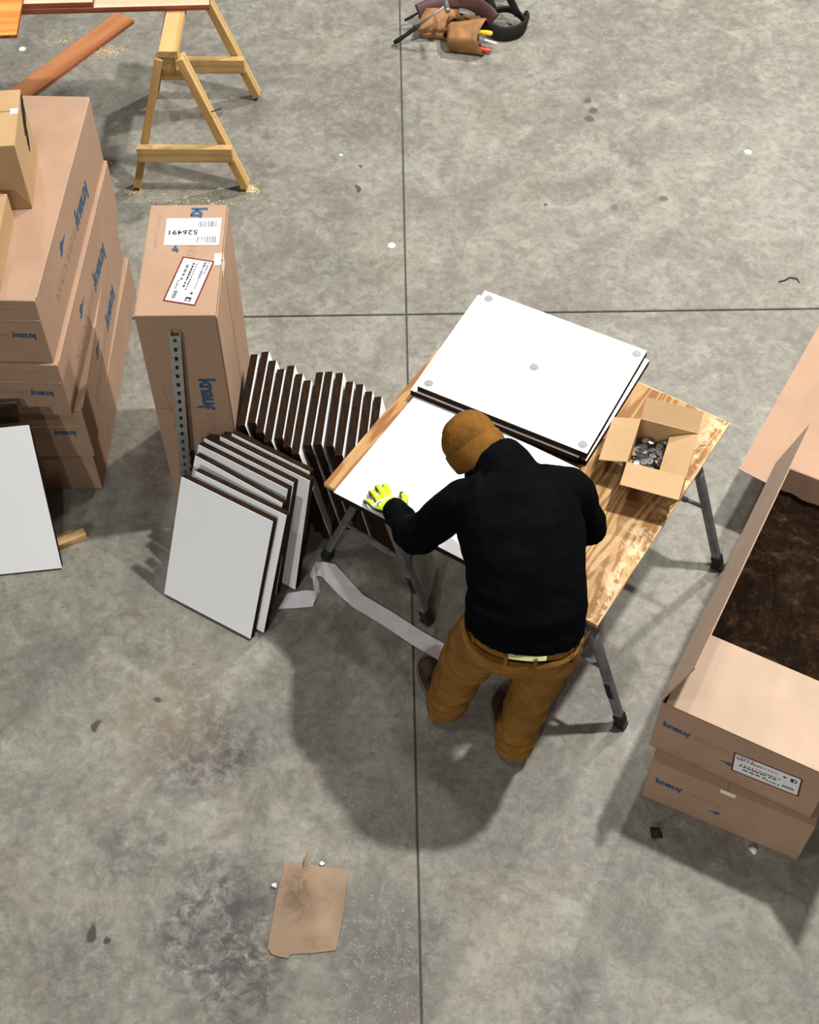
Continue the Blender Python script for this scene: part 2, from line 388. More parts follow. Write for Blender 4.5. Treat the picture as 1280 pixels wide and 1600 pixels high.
def prism(bm, pts, z0, z1, mi=0, M4=None):
    a = [bm.verts.new((p[0], p[1], z0)) for p in pts]; b = [bm.verts.new((p[0], p[1], z1)) for p in pts]
    fs = [bm.faces.new(a[::-1]), bm.faces.new(b)]
    k = len(pts)
    for i in range(k): fs.append(bm.faces.new((a[i], a[(i + 1) % k], b[(i + 1) % k], b[i])))
    for f in fs: f.material_index = mi
    if M4 is not None: bmesh.ops.transform(bm, matrix=M4, verts=a + b)
    return a + b

def disc_pts(r, n=20): return [(r * math.cos(2 * math.pi * i / n), r * math.sin(2 * math.pi * i / n)) for i in range(n)]

def plane_frame(origin, xdir, ydir):
    x = Vector(xdir).normalized(); y = Vector(ydir).normalized(); z = x.cross(y)
    m = Matrix((x, y, z)).transposed().to_4x4(); m.translation = Vector(origin); return m

# lettering -------------------------------------------------------------
def text_bm(bm, s, size, x=0, y=0, mi=0, bold=0.0, sx=1.0, th=0.0004, align='LEFT', spacing=1.0, z=0.0001):
    cu = bpy.data.curves.new('txt', 'FONT'); cu.body = s; cu.size = size; cu.offset = bold
    cu.align_x = align; cu.extrude = th / 2; cu.space_character = spacing; cu.resolution_u = 3
    ob = bpy.data.objects.new('txt', cu); COL.objects.link(ob)
    dg = bpy.context.evaluated_depsgraph_get(); dg.update()
    me = bpy.data.meshes.new_from_object(ob.evaluated_get(dg))
    k = len(bm.verts); kf = len(bm.faces)
    bm.from_mesh(me); bm.verts.ensure_lookup_table(); bm.faces.ensure_lookup_table()
    vs = bm.verts[k:]
    w = max((v.co.x for v in vs), default=0)
    bmesh.ops.transform(bm, matrix=Matrix.Translation((x, y, th / 2 + z)) @ Matrix.Diagonal((sx, 1, 1, 1)), verts=vs)
    for f in bm.faces[kf:]: f.material_index = mi
    bpy.data.objects.remove(ob); bpy.data.curves.remove(cu); bpy.data.meshes.remove(me)
    return w * sx

def leaf_pts(s):
    return [(-1.0 * s, .05 * s), (-.5 * s, .22 * s), (.0 * s, .28 * s), (.35 * s, .55 * s), (.75 * s, .6 * s), (1.0 * s, .35 * s), (.7 * s, .2 * s), (.75 * s, -.15 * s), (.35 * s, -.35 * s), (.1 * s, -.1 * s), (-.4 * s, .02 * s)]

LOGO = {}
def logo_mesh(length, gray=True):
    """blue lower-case word with a dropped last letter, faint second word and a small mark; x along, y up"""
    key = (length, gray)
    if key in LOGO: return LOGO[key]
    bm = bmesh.new()
    size = length * 0.44
    w = text_bm(bm, 'knau', size, 0, 0, 0, size * 0.035, 1.0, spacing=0.92)
    w2 = text_bm(bm, 'f', size, w + size * 0.03, -size * 0.24, 0, size * 0.035, 1.0)
    k = length / (w + size * 0.03 + size * 0.36)
    if gray: text_bm(bm, 'INSULATION', size * 0.62, (w + size * 0.55), 0, 1, size * 0.006, 0.92)
    bmesh.ops.transform(bm, matrix=Matrix.Diagonal((k, k, 1, 1)), verts=bm.verts)
    me = bm_mesh(bm, 'lettering')
    me.materials.append(M['ink']); me.materials.append(M['ink_faint'])
    LOGO[key] = me
    return me

MARK = {}
def lettering(parent, m4, length, leaf=(0, 0), gray=True, leafsize=0.03):
    link('printed_lettering', logo_mesh(length, gray), [], parent, mat=m4)
    if leafsize > 0:
        if leafsize not in MARK:
            bm = bmesh.new(); prism(bm, leaf_pts(leafsize), 0.0001, 0.0005); MARK[leafsize] = bm_mesh(bm); MARK[leafsize].materials.append(M['ink'])
        link('printed_mark', MARK[leafsize], [], parent, mat=m4 @ Matrix.Translation((leaf[0], leaf[1], 0)))

def rag_lines(bm, x0, y0, x1, n, h, mi, seed):
    """a row of tiny unreadable print as short dashes"""
    rr = random.Random(seed); x = x0
    for i in range(n):
        w = (x1 - x0) / n * rr.uniform(0.45, 0.9)
        add_box(bm, x, y0, 0.0007, x + w, y0 + h, 0.0010, mi); x += (x1 - x0) / n

def red_label(parent, m4, w, h, name='shipping_label'):
    bm = bmesh.new(); add_box(bm, 0, 0, 0, w, h, 0.0006)
    o = link(name, bm_mesh(bm), M['paper'], parent, mat=m4)
    tag(o, 'white label with a dark red border and small print')
    bm = bmesh.new(); t = 0.0065
    for a in ((0, 0, w, t), (0, h - t, w, h), (0, t, t, h - t), (w - t, t, w, h - t)): add_box(bm, a[0], a[1], 0.0003, a[2], a[3], 0.0011)
    link('label_border', bm_mesh(bm), M['red'], o)
    bm = bmesh.new(); u = h / 10
    rag_lines(bm, .05 * w, 8.3 * u, .32 * w, 5, .5 * u, 1, 1); rag_lines(bm, .05 * w, 7.1 * u, .45 * w, 8, .8 * u, 1, 2)
    rag_lines(bm, .45 * w, 7.4 * u, .66 * w, 4, .45 * u, 1, 3)
    rag_lines(bm, .12 * w, 5.0 * u, .72 * w, 11, .4 * u, 0, 4); rag_lines(bm, .10 * w, 3.9 * u, .66 * w, 9, .6 * u, 0, 5)
    rag_lines(bm, .16 * w, 2.2 * u, .55 * w, 4, .8 * u, 1, 6); rag_lines(bm, .52 * w, 1.6 * u, .72 * w, 5, .8 * u, 1, 7)
    for i in range(14): add_box(bm, .74 * w + i * .013 * w, 2.0 * u, .0007, .74 * w + i * .013 * w + (.006 + .004 * (i % 3)) * w, 3.2 * u, .001, 1)
    add_box(bm, .84 * w, 6.2 * u, .0007, .93 * w, 8.0 * u, .001, 0)
    prism(bm, [(.72 * w, 7.3 * u), (.755 * w, 7.9 * u), (.79 * w, 7.3 * u), (.755 * w, 6.9 * u)], .0007, .001, 0)
    bm2 = bm_mesh(bm); tag(link('print', bm2, [M['ink_black'], M['ink_grey']], o), kind='stuff')
    bm = bmesh.new()
    add_box(bm, .885 * w, 6.6 * u, .001, .915 * w, 7.6 * u, .0013); link('printed_mark', bm_mesh(bm), M['paper'], o)
    return o

# ------------------------------------------------------------------ floor
fl = thing('floor', None, None); fl['kind'] = 'structure'
fl['label'] = 'grey trowelled concrete floor with sawn joints'
bm = bmesh.new(); add_box(bm, -9, -2, -0.08, 9, 14, -0.009)
link('joint_bed', bm_mesh(bm), M['joint'], fl)
JX, JY, JA = -0.0122, 4.7903, 0.0136
g = 0.0042
for sx in (-1, 1):
    for sy in (-1, 1):
        x0, x1 = (g, 9) if sx > 0 else (-9, -g)
        y0, y1 = (g, 9) if sy > 0 else (-6.6, -g)
        bm = bmesh.new()
        vs = add_box(bm, x0, y0, -0.03, x1, y1, 0)
        bmesh.ops.transform(bm, matrix=Matrix.Translation((JX, JY, 0)) @ Matrix.Rotation(JA, 4, 'Z'), verts=bm.verts)
        es = [e for e in bm.edges if all(v.co.z > -0.001 for v in e.verts)]
        bmesh.ops.bevel(bm, geom=es, offset=0.003, segments=2, affect='EDGES')
        link('concrete_slab', bm_mesh(bm), M['concrete'], fl)

# ------------------------------------------------------------------ roof deck over the hall (out of the picture; the lamps hang under it)
ce = thing('ceiling', 'pale ribbed steel roof deck of the hall', None); ce['kind'] = 'structure'
bm = bmesh.new(); add_box(bm, -9, -6, 8.6, 9, 14, 8.7)
for k in range(30): add_box(bm, -9 + k * .6, -6, 8.52, -8.78 + k * .6, 14, 8.602)
link('roof_deck', bm_mesh(bm), M['deck'], ce)

# ------------------------------------------------------------------ big cartons
def carton(name, label, o, yaw, x0, x1, depth, h, logos=True, group=None):
    t = thing(name, label, 'box', o, (0, 0, yaw), group)
    bm = bmesh.new(); add_box(bm, x0, 0, 0.0015, x1, depth, h - 0.0008, 0, None, 0.004)
    link('carton_body', bm_mesh(bm), M['card'], t)
    return t
GL = 'cartons in the left stack'
# origin of each is the front right bottom corner; x runs to the left (negative)
b4 = carton('cardboard_carton', 'tan cardboard carton at the bottom of the tall left stack, on the floor', (-1.3587, 3.728, 0), -0.012, -0.61, 0, 1.215, 0.2404, group=GL)
b3 = carton('cardboard_carton', 'tan carton second from the bottom of the left stack, pushed furthest right', (-1.3467, 3.7211, 0.2405), 0.016, -0.61, 0, 1.21, 0.303, group=GL)
b2 = carton('cardboard_carton', 'tan carton second from the top of the left stack', (-1.3794, 3.6936, 0.5436), -0.0343, -0.61, 0, 1.2255, 0.304, group=GL)
b1 = carton('cardboard_carton', 'tan carton on top of the left stack, under the small yellow-tan carton', (-1.3947, 3.705, 0.8477), -0.0358, -0.61, 0, 1.2124, 0.3416, group=GL)
for t, zf, zs, lx in ((b1, 0.118, 0.135, -0.036), (b2, 0.10, 0.10, -0.05), (b3, 0.125, 0.12, -0.05)):
    # upside-down lettering: text x = -X of the carton, text y = -Z
    lettering(t, plane_frame((lx, -0.0004, zf + 0.045), (-1, 0, 0), (0, 0, -1)), 0.095, (0.255, -0.05))
    lettering(t, plane_frame((0.0004, 0.90, zs + 0.02), (0, -1, 0), (0, 0, -1)), 0.26, (0.46, -0.075), True, 0.06)
    bm = bmesh.new(); hh = {b1: .3416, b2: .304, b3: .303}[t]
    add_box(bm, -0.40, -0.0008, hh - 0.05, -0.07, -0.0001, hh - 0.044)
    link('printed_stripe', bm_mesh(bm), M['ink_faint'], t)
    link('flap_edge', boxmesh(-0.60, -0.0032, hh - 0.105, -0.005, -0.0003, hh - 0.101), M['card_in'], t)
    link('flap_edge', boxmesh(0.0003, 0.02, hh - 0.003, 0.003, 1.2, hh - 0.0005), M['card_in'], t)

# tall carton standing on end -------------------------------------------
tc = thing('tall_carton', 'tall cardboard carton standing on end with two white labels on top', 'box', (-1.0075, 3.598, 0), (0, 0, 0.0041))
TL_, TW_, TH_ = 0.3046, 0.6014, 1.2182
bm = bmesh.new(); add_box(bm, 0, 0, 0.001, TL_ - 0.006, TW_, TH_, 0, None, 0.004)
link('carton_body', bm_mesh(bm), M['card'], tc)
for y0, y1 in ((0.001, TW_ * 0.5 - 0.004), (TW_ * 0.5 + 0.003, TW_ - 0.002)):
    bm = bmesh.new(); vs = add_box(bm, TL_ - 0.0055, y0, 0.02, TL_ - 0.001, y1, TH_ - 0.012, 0, None, 0.0012)
    for v in bm.verts:      # the flap bellies out a little halfway up, and gapes at the top edge
        v.co.x += 0.004 * max(0, math.sin((v.co.z / TH_) * math.pi))
    link('flap', bm_mesh(bm), M['card'], tc)
lettering(tc, plane_frame((0.195, -0.0004, TH_ - 0.345), (0, 0, -1), (1, 0, 0)), 0.19, (0, 0), True, 0)
lettering(tc, plane_frame((0.165, 0.585, TH_ + 0.0003), (0, -1, 0), (1, 0, 0)), 0.185, (0.225, -0.05), True, 0.03)
bm = bmesh.new()
bm.free()
for x0, y0, x1, y1 in ((0.035, 0.35, 0.039, 0.56), (0.043, 0.35, 0.047, 0.56), (0.105, 0.52, 0.107, 0.575)):
    link('printed_stripe', boxmesh(x0, y0, TH_ + 0.0001, x1, y1, TH_ + 0.0006), M['ink_faint'], tc)
link('tape_strip', boxmesh(0.272, 0.262, TH_ + .0004, 0.300, 0.325, TH_ + 0.0012), M['tape'], tc)
link('tape_strip', boxmesh(0.3035, 0.25, TH_ - 0.055, 0.3045, 0.33, TH_ - 0.012), M['tape'], tc)
# pencil marks on the front: a line, an arc and a stroke
for pts_, r_ in (([(0.02, -0.0006, 0.70), (0.06, -0.0006, 0.698), (0.14, -0.0006, 0.70), (0.24, -0.0006, 0.703)], .0011),
                 ([(0.115 + 0.054 * math.cos(q), -0.0006, 0.585 + 0.045 * math.sin(q)) for q in [R(d) for d in range(60, 285, 15)]], .0011),
                 ([(0.05, -0.0006, 0.83), (0.055, -0.0006, 0.75), (0.075, -0.0006, 0.58), (0.08, -0.0006, 0.5)], .0009)):
    bm = bmesh.new(); add_tube(bm, pts_, r_, 5); link('pencil_mark', bm_mesh(bm), M['pencil'], tc)
# number label, upside down as seen
w, h = 0.212, 0.150
lab = link('number_label', boxmesh(0, 0, 0, w, h, 0.0006), M['paper'], tc, mat=plane_frame((0.284, 0.522, TH_ + 0.0009), (-1, 0.012, 0), (0.012, -1, 0)))
# frame above: x -> left, y -> toward the viewer; z up requires a right-handed pair (-x, -y)
tag(lab, 'white label printed with a six digit number and two barcodes')
bm = bmesh.new()
text_bm(bm, '526491', 0.036, 0.086, 0.068, 0, 0.0009, 1.03, spacing=1.08, z=0.0006)
rr = random.Random(3)
for (xa, xb, ya, yb) in ((0.016, 0.088, 0.018, 0.050), (0.014, 0.092, 0.103, 0.138)):
    x = xa
    while x < xb:
        ww = rr.choice((0.0018, 0.003, 0.0042)); add_box(bm, x, ya, 0.0006, min(x + ww, xb), yb, 0.0010, 1); x += ww + rr.choice((0.0014, 0.002, 0.003, 0.005))
rag_lines(bm, 0.10, 0.117, 0.195, 14, 0.002, 1, 5); rag_lines(bm, 0.03, 0.076, 0.055, 4, 0.002, 1, 6)
tag(link('print', bm_mesh(bm), [M['ink_black'], M['ink_grey']], lab), kind='stuff')
lx = Vector((0.098 - 0.152, 0.075 - 0.309, 0)).normalized()
red_label(tc, plane_frame((0.274, 0.277, TH_ + 0.0009), lx, (0, 0, 1)) if False else plane_frame((0.152, 0.309, TH_ + 0.0009), lx, Vector((0, 0, 1)).cross(lx)), 0.24, 0.126)

# right hand boxes --------------------------------------------------------
r2 = thing('cardboard_carton', 'closed tan carton under the open carton at the right edge', 'box', (0.8746, 2.2526, 0), (0, 0, -0.4434))
bm = bmesh.new(); add_box(bm, 0, 0, 0.001, 0.6078, 1.22, 0.292, 0, None, 0.005); link('carton_body', bm_mesh(bm), M['card'], r2)
for x0, x1 in ((0.004, 0.284), (0.288, 0.604)):
    link('flap', boxmesh(x0, 0.002, 0.2922, x1, 1.2, 0.2975, 0.001), M['card'], r2)
lettering(r2, plane_frame((0.034, -0.0004, 0.155), (1, 0, 0), (0, 0, 1)), 0.105, (0.235, -0.052), True, 0.026)
link('tape_strip', boxmesh(0.262, -0.0012, 0.272, 0.318, -0.0002, 0.2975), M['tape'], r2)

RX, RY, RA = 0.871, 2.3155, -0.4942
RH = 0.3193
rz0 = 0.3006
r1 = thing('open_carton', 'open cardboard carton with raised flaps and brown wool inside, at the right', 'box', (RX, RY, rz0), (0, 0, RA))
RL, RD, th = 0.6101, 1.20, 0.005
link('wall', boxmesh(0, 0, 0, RL, th, RH - .001, 0.001), M['card'], r1)
link('wall', boxmesh(0, th, 0, th, RD - th, RH - .001, 0.001), M['card'], r1)
link('wall', boxmesh(RL - th, th, 0, RL, RD - th, RH - .001, 0.001), M['card'], r1)
link('wall', boxmesh(0, RD - th, 0, RL, RD, RH - .001, 0.001), M['card'], r1)
link('bottom', boxmesh(th, th, 0, RL - th, RD - th, 0.006), M['card'], r1)
def flap(parent, p, q, d, L, inset=0.006, t=0.004, name='flap', cham=0.0, mats=('card', 'card_in'), bend=0.0, up=True):
    """flat flap hinged on p-q reaching L along d"""
    p = Vector(p); q = Vector(q); d = Vector(d).normalized(); x = (q - p).normalized(); W = (q - p).length
    n = x.cross(d)
    m = Matrix((x, d, n)).transposed().to_4x4(); m.translation = p
    bm = bmesh.new()
    K = 6
    prev = None
    for i in range(K + 1):
        s = i / K; ins = inset + cham * s
        zb = bend * s * s
        row = [bm.verts.new((ins, L * s, zb)), bm.verts.new((W - ins, L * s, zb)), bm.verts.new((W - ins, L * s, zb + t)), bm.verts.new((ins, L * s, zb + t))]
        if prev:
            for a in range(4):
                f = bm.faces.new((prev[a], prev[(a + 1) % 4], row[(a + 1) % 4], row[a])); f.material_index = 1 if a == 2 else 0
        else: bm.faces.new(row)
        prev = row
    bm.faces.new(prev[::-1])
    return link(name, bm_mesh(bm), [M[mats[0]], M[mats[1]]], parent, mat=m)
a = R(14.5)
flap(r1, (0.0, RD, RH), (0.0, 0.0, RH), (math.sin(a), 0, math.cos(a)), 0.295)
flap(r1, (0.012, 0.002, RH + 0.001), (RL, 0.002, RH + 0.001), (0, 1, 0.13), 0.305, 0.004, 0.004, bend=0.01)
flap(r1, (RL - 0.005, RD, RH), (0.005, RD, RH), (0, 1, -0.30), 0.30, mats=('card', 'card_in'))
flap(r1, (RL, 0, RH), (RL, RD, RH), (0.45, 0, 0.85), 0.30)
lettering(r1, plane_frame((0.026, -0.0004, 0.175), (1, 0, 0), (0, 0, 1)), 0.105, (0.25, -0.062), True, 0.028)
lxd = Vector((0.974, 0, 0.146)).normalized()
lxd = Vector((1, 0, 0))
red_label(r1, plane_frame((0.300, -0.0004, 0.085), (1, 0, 0.10), (-0.10, 0, 1)), 0.245, 0.128)
# glass wool inside the open carton
bm = bmesh.new()
NX, NY = 44, 84
X0, X1, Y0, Y1 = 0.012, RL - 0.012, 0.012, RD - 0.012
grid = []
for j in range(NY + 1):
    row = []
    for i in range(NX + 1):
        x = X0 + (X1 - X0) * i / NX; y = Y0 + (Y1 - Y0) * j / NY
        v = Vector((x * 9, y * 9, 0.3))
        z = 0.185 + 0.018 * mnoise.fractal(v, 1.0, 2.0, 5) + 0.014 * mnoise.noise(Vector((x * 4, y * 3, 2)))
        row.append(bm.verts.new((x, y, z)))
    grid.append(row)
for j in range(NY):
    for i in range(NX): bm.faces.new((grid[j][i], grid[j][i + 1], grid[j + 1][i + 1], grid[j + 1][i]))
edge = [grid[0][i] for i in range(NX + 1)] + [grid[j][NX] for j in range(1, NY + 1)] + [grid[NY][i] for i in range(NX - 1, -1, -1)] + [grid[j][0] for j in range(NY - 1, 0, -1)]
low = [bm.verts.new((v.co.x, v.co.y, 0.008)) for v in edge]
for k in range(len(edge)): bm.faces.new((edge[k], low[k], low[(k + 1) % len(edge)], edge[(k + 1) % len(edge)]))
bm.faces.new(low)
wool = link('wool_batt', bm_mesh(bm), M['wool'], smooth=True)
wool.location = (RX, RY, rz0); wool.rotation_euler = (0, 0, RA)
tag(wool, 'crumpled dark brown glass wool filling the open carton', 'insulation')

# carton beyond, mostly out of frame, with its side flap folded out
r3o = Vector((1.632, 3.41, 0)); r3 = thing('cardboard_carton', 'pale carton with its long flap folded out, beyond the open carton at the right edge', 'box', r3o, (0, 0, R(-30.4)))
for bx in ((0, 0, 0.0, 0.61, 0.005, 0.30), (0, 0.005, 0, 0.005, 1.215, 0.30), (0.605, 0.005, 0, 0.61, 1.215, 0.30), (0, 1.215, 0, 0.61, 1.22, 0.30)):
    link('wall', boxmesh(*bx, 0.001), M['card'], r3)
link('bottom', boxmesh(0.005, 0.005, 0, 0.605, 1.215, 0.006), M['card'], r3)
flap(r3, (0, 1.22, 0.30), (0, 0.0, 0.30), (-1, 0, 0.10), 0.305, 0.004)
flap(r3, (0.004, 1.21, 0.302), (0.606, 1.21, 0.302), (0, -1, 0.02), 0.30)

# ------------------------------------------------------------------ small yellow-tan cartons on the left stack
mc = thing('small_carton', 'small yellow-tan carton with a torn printed corner, on top of the left stack', 'box', (-1.482, 4.214, 1.1905), (0, 0, R(5.5)))
bm = bmesh.new(); add_box(bm, -0.34, 0, 0, 0, 0.34, 0.305, 0, None, 0.003); link('carton_body', bm_mesh(bm), M['card_y'], mc)
for y0, y1 in ((0.001, 0.205), (0.209, 0.339)): link('flap', boxmesh(-0.338, y0, 0.3052, -0.001, y1, 0.309, 0.001), M['card_y'], mc)
bm = bmesh.new()
for k, (yy, zz, ww, hh) in enumerate(((0.30, 0.27, .03, .03), (0.275, 0.245, .035, .04), (0.25, 0.215, .03, .04), (0.24, 0.175, .022, .05), (0.225, 0.14, .016, .03), (0.29, 0.225, .02, .025))):
    ww *= 1.5; hh *= 1.25
    prism(bm, [(yy - ww, zz - hh * .5), (yy - ww * .2, zz - hh), (yy + ww * .7, zz - hh * .3), (yy + ww, zz + hh * .6), (yy, zz + hh * .8)], 0, 0.0006, 0, Matrix(((0, 0, 1, 0.0002), (1, 0, 0, 0), (0, 1, 0, 0), (0, 0, 0, 1))))
link('printed_mark', bm_mesh(bm), M['ink_black'], mc)
link('tape_strip', boxmesh(-0.03, 0.19, 0.3092, -0.0005, 0.222, 0.3098), M['tape'], mc)
link('paper_label', boxmesh(-0.19, -0.0012, 0.07, -0.105, -0.0003, 0.15), M['paper'], mc)
mc2 = thing('small_carton', 'second yellow-tan carton, its edge just showing at the left edge on the stack', 'box', (-1.545, 4.16, 1.1905), (0, 0, R(2)))
bm = bmesh.new(); add_box(bm, -0.34, -0.42, 0, 0, 0, 0.12, 0, None, 0.003); link('carton_body', bm_mesh(bm), M['card_y'], mc2)
link('flap', boxmesh(-0.33, -0.418, 0.1202, -0.001, -0.002, 0.1235, 0.001), M['card_y'], mc2)

# ------------------------------------------------------------------ fibreglass boards
def board_meshes(w, h, t):
    bm = bmesh.new(); add_box(bm, 0, 0, 0, w, h, t - 0.0016)
    es = list(bm.edges); bmesh.ops.subdivide_edges(bm, edges=es, cuts=5, use_grid_fill=True)
    for v in bm.verts:
        k = mnoise.noise_vector(Vector((v.co.x * 30, v.co.y * 30, v.co.z * 30 + 5)))
        v.co.x += k.x * 0.0016 if 0.001 < v.co.z < t - 0.002 or True else 0
        v.co.y += k.y * 0.0016 if v.co.y > 0.001 else 0
    core = bm_mesh(bm)
    bm = bmesh.new(); add_box(bm, 0.0005, 0.0005, t - 0.0015, w - 0.0005, h - 0.0005, t); face = bm_mesh(bm)
    return core, face
BT = 0.031
BM = {k: board_meshes(*v) for k, v in {'s': (0.437, 0.582, BT), 'b': (0.715, 0.588, 0.029), 't': (0.60, 0.705, BT), 'r': (0.392, 0.582, 0.034), 'n': (0.38, 0.582, BT)}.items()}
def board(kind, m4, label, group=None):
    t = thing('insulation_board', label, 'board', group=group); t.matrix_world = m4
    core, face = BM[kind]
    link('fibre_core', core, M['fibre'], t); link('white_facing', face, M['facing'], t)
    return t
ORD = ['first', 'second', 'third', 'fourth', 'fifth', 'sixth', 'seventh', 'eighth', 'ninth', 'tenth', 'eleventh', 'twelfth', 'thirteenth', 'fourteenth']
# upright row (each leans left); x axis of the board runs along its bottom, y up the slope, z = face normal (to the right)
rowA = [(-0.605, 3.963, 'a'), (-0.594, 3.987, 'b'), (-0.551, 3.937, 'c'), (-0.514, 3.881, 'd'), (-0.472, 3.909, 'e'), (-0.436, 3.860, 'f'), (-0.400, 3.815, 'g'),
        (-0.351, 3.870, 'h'), (-0.312, 3.873, 'i'), (-0.268, 3.866, 'j'), (-0.225, 3.818, 'k'), (-0.181, 3.804, 'l'), (-0.148, 3.763, 'm'), (-0.115, 3.735, 'n')]
# values above are the back top corners of the faces at z 0.575 (x, y)
ang0 = R(85.2)
X = [-0.6325, -0.5875, -0.554, -0.5165, -0.475, -0.439, -0.403, -0.3535, -0.315, -0.271, -0.228, -0.186, -0.148, -0.110]
Y = [3.996, 4.010, 3.960, 3.912, 3.931, 3.884, 3.848, 3.893, 3.896, 3.889, 3.840, 3.826, 3.786, 3.757]
lean = R(9.8)
for i in range(14):
    ang = ang0 + R([0.5, 0, .3, 0, .2, 0, -.2, -.6, -.2, 0.3, -.5, 0, 0.2, -.2][i])
    u = Vector((math.cos(ang), math.sin(ang), 0))              # along the bottom, to the back
    nrm_h = Vector((math.sin(ang), -math.cos(ang), 0))          # horizontal, to the right
    up = (Vector((0, 0, 1)) * math.cos(lean) - nrm_h * math.sin(lean))
    nf = nrm_h * math.cos(lean) + Vector((0, 0, 1)) * math.sin(lean)
    # face plane back top corner sits at (X, Y, ztop)
    ztop = 0.582 * math.cos(lean) + 0.034 * math.sin(lean)
    Ptop = Vector((X[i], Y[i], ztop))
    org = Ptop - up * 0.582 - nf * 0.034 - u * 0.392
    m = Matrix((u, up, nf)).transposed().to_4x4(); m.translation = org
    m.translation.z += 0.0012
    lab = ('white faced brown fibre board, %s from the tall carton in the upright row' % ORD[i]) if i < 13 else 'white faced fibre board at the right end of the upright row, by the plywood'
    board('r', m, lab, 'boards standing in the upright row')
# front leaning pack: x along the bottom edge, normal n points back
E1 = Vector((0.86, -0.51, 0)).normalized(); NB = Vector((0.51, 0.86, 0)).normalized(); BL = Vector((-1.028, 3.166, 0))
pack = [  # lateral, n at the top, n at the bottom, twist deg, label
    (0.000, 0.243, 0.000, 0.0, 'frontmost white faced fibre board of the leaning pack, wholly in view'),
    (0.030, 0.293, 0.052, 0.0, 'white faced fibre board right behind the frontmost one of the leaning pack'),
    (-0.030, 0.360, 0.112, -3.0, 'third white faced fibre board from the front of the leaning pack, turned aside'),
    (-0.036, 0.405, 0.190, -1.2, 'fourth fibre board from the front of the leaning pack'),
    (-0.030, 0.440, 0.240, -1.0, 'fifth fibre board from the front of the leaning pack, nearest the slotted rail'),
    (0.024, 0.475, 0.303, -1.0, 'sixth fibre board from the front of the leaning pack, white right end showing'),
    (0.058, 0.509, 0.346, -1.0, 'rearmost fibre board of the leaning pack, showing a thin white line on top')]
for lat, nt, nb, tw, lab in pack:
    s = (nt - nb) / 0.582; c = math.sqrt(1 - s * s)
    rot = Matrix.Rotation(R(tw), 3, 'Z')
    e = rot @ E1; nn = rot @ NB
    up = nn * s + Vector((0, 0, c)); nf = e.cross(up)          # face looks to the viewer
    org = BL + E1 * lat + NB * nb - nf * BT
    m = Matrix((e, up, nf)).transposed().to_4x4(); m.translation = org + Vector((0, 0, BT * max(0, -nf.z) + 0.0012 + (BT * nf.z if nf.z > 0 else 0)))
    board('n' if 'rearmost' in lab else 's', m, lab, 'boards in the leaning pack')
# two boards leaning at the left edge of the picture
for (bx, by, slope, lab) in ((-1.474, 3.299, 0.235, 'large white faced board leaning at the left edge before the carton stack'),
                             (-1.545, 3.395, 0.240, 'dark board behind the large white one at the left edge')):
    e = Vector((math.cos(R(7)), math.sin(R(7)), 0)); nn = Vector((-e.y, e.x, 0))
    s = slope / 0.705; c = math.sqrt(1 - s * s)
    up = nn * s + Vector((0, 0, c)); nf = e.cross(up)
    org = Vector((bx, by, 0)) - e * 0.60 - nf * BT
    m = Matrix((e, up, nf)).transposed().to_4x4(); m.translation = org + Vector((0, 0, BT * nf.z + 0.0012))
    if 'dark' in lab:
        m = m @ Matrix.Translation((0.60, 0, BT)) @ Matrix.Rotation(math.pi, 4, 'Y')
        m.translation += Vector((0, 0, 0))
    board('t', m, lab)

# ------------------------------------------------------------------ work table
PO = Vector((-0.321, 3.171, 0)); PY = -0.5724
PM = Matrix.Translation(PO) @ Matrix.Rotation(PY, 4, 'Z')
ply = thing('plywood_sheet', 'weathered plywood sheet used as a table top on two folding trestles', 'table top', (PO.x, PO.y, 0.742), (0, 0, PY))
rv = random.Random(21)
ve = [(0, 0)] + [(x, 0.0) for x in (0.3, 0.6, 0.9)] + [(1.158 - rv.uniform(0, .006) * (1 + (k % 7 == 0)), 1.0897 * k / 44) for k in range(45)] + [(1.15 - k * 0.038, 1.0897 - rv.uniform(0, .007)) for k in range(1, 12)] + [(0.5, 1.0897), (0, 1.0897)]
bm = bmesh.new(); prism(bm, ve, 0.0172, 0.018); link('face_veneer', bm_mesh(bm), M['ply'], ply)
bm = bmesh.new()
for k in range(5): add_box(bm, 0.0006 * (k % 2), 0.0006 * (k % 2), 0.0172 / 5 * k + 0.0001, 1.1589 - 0.0006 * (k % 2), 1.0897 - 0.0006 * (k % 2), 0.0172 / 5 * (k + 1))
link('ply_core', bm_mesh(bm), M['ply_edge'], ply)
bm = bmesh.new()    # nail holes and bruises
for k in range(16):
    x, y = random.uniform(0.85, 1.14), random.uniform(0.05, 1.05)
    prism(bm, [(x + random.uniform(.3, 1) * .004 * math.cos(q), y + random.uniform(.3, 1) * .005 * math.sin(q)) for q in (0, 1, 2, 3, 4, 5)], 0.018, 0.0183)
tag(link('bruises', bm_mesh(bm), M['leather_in'], ply), kind='stuff')

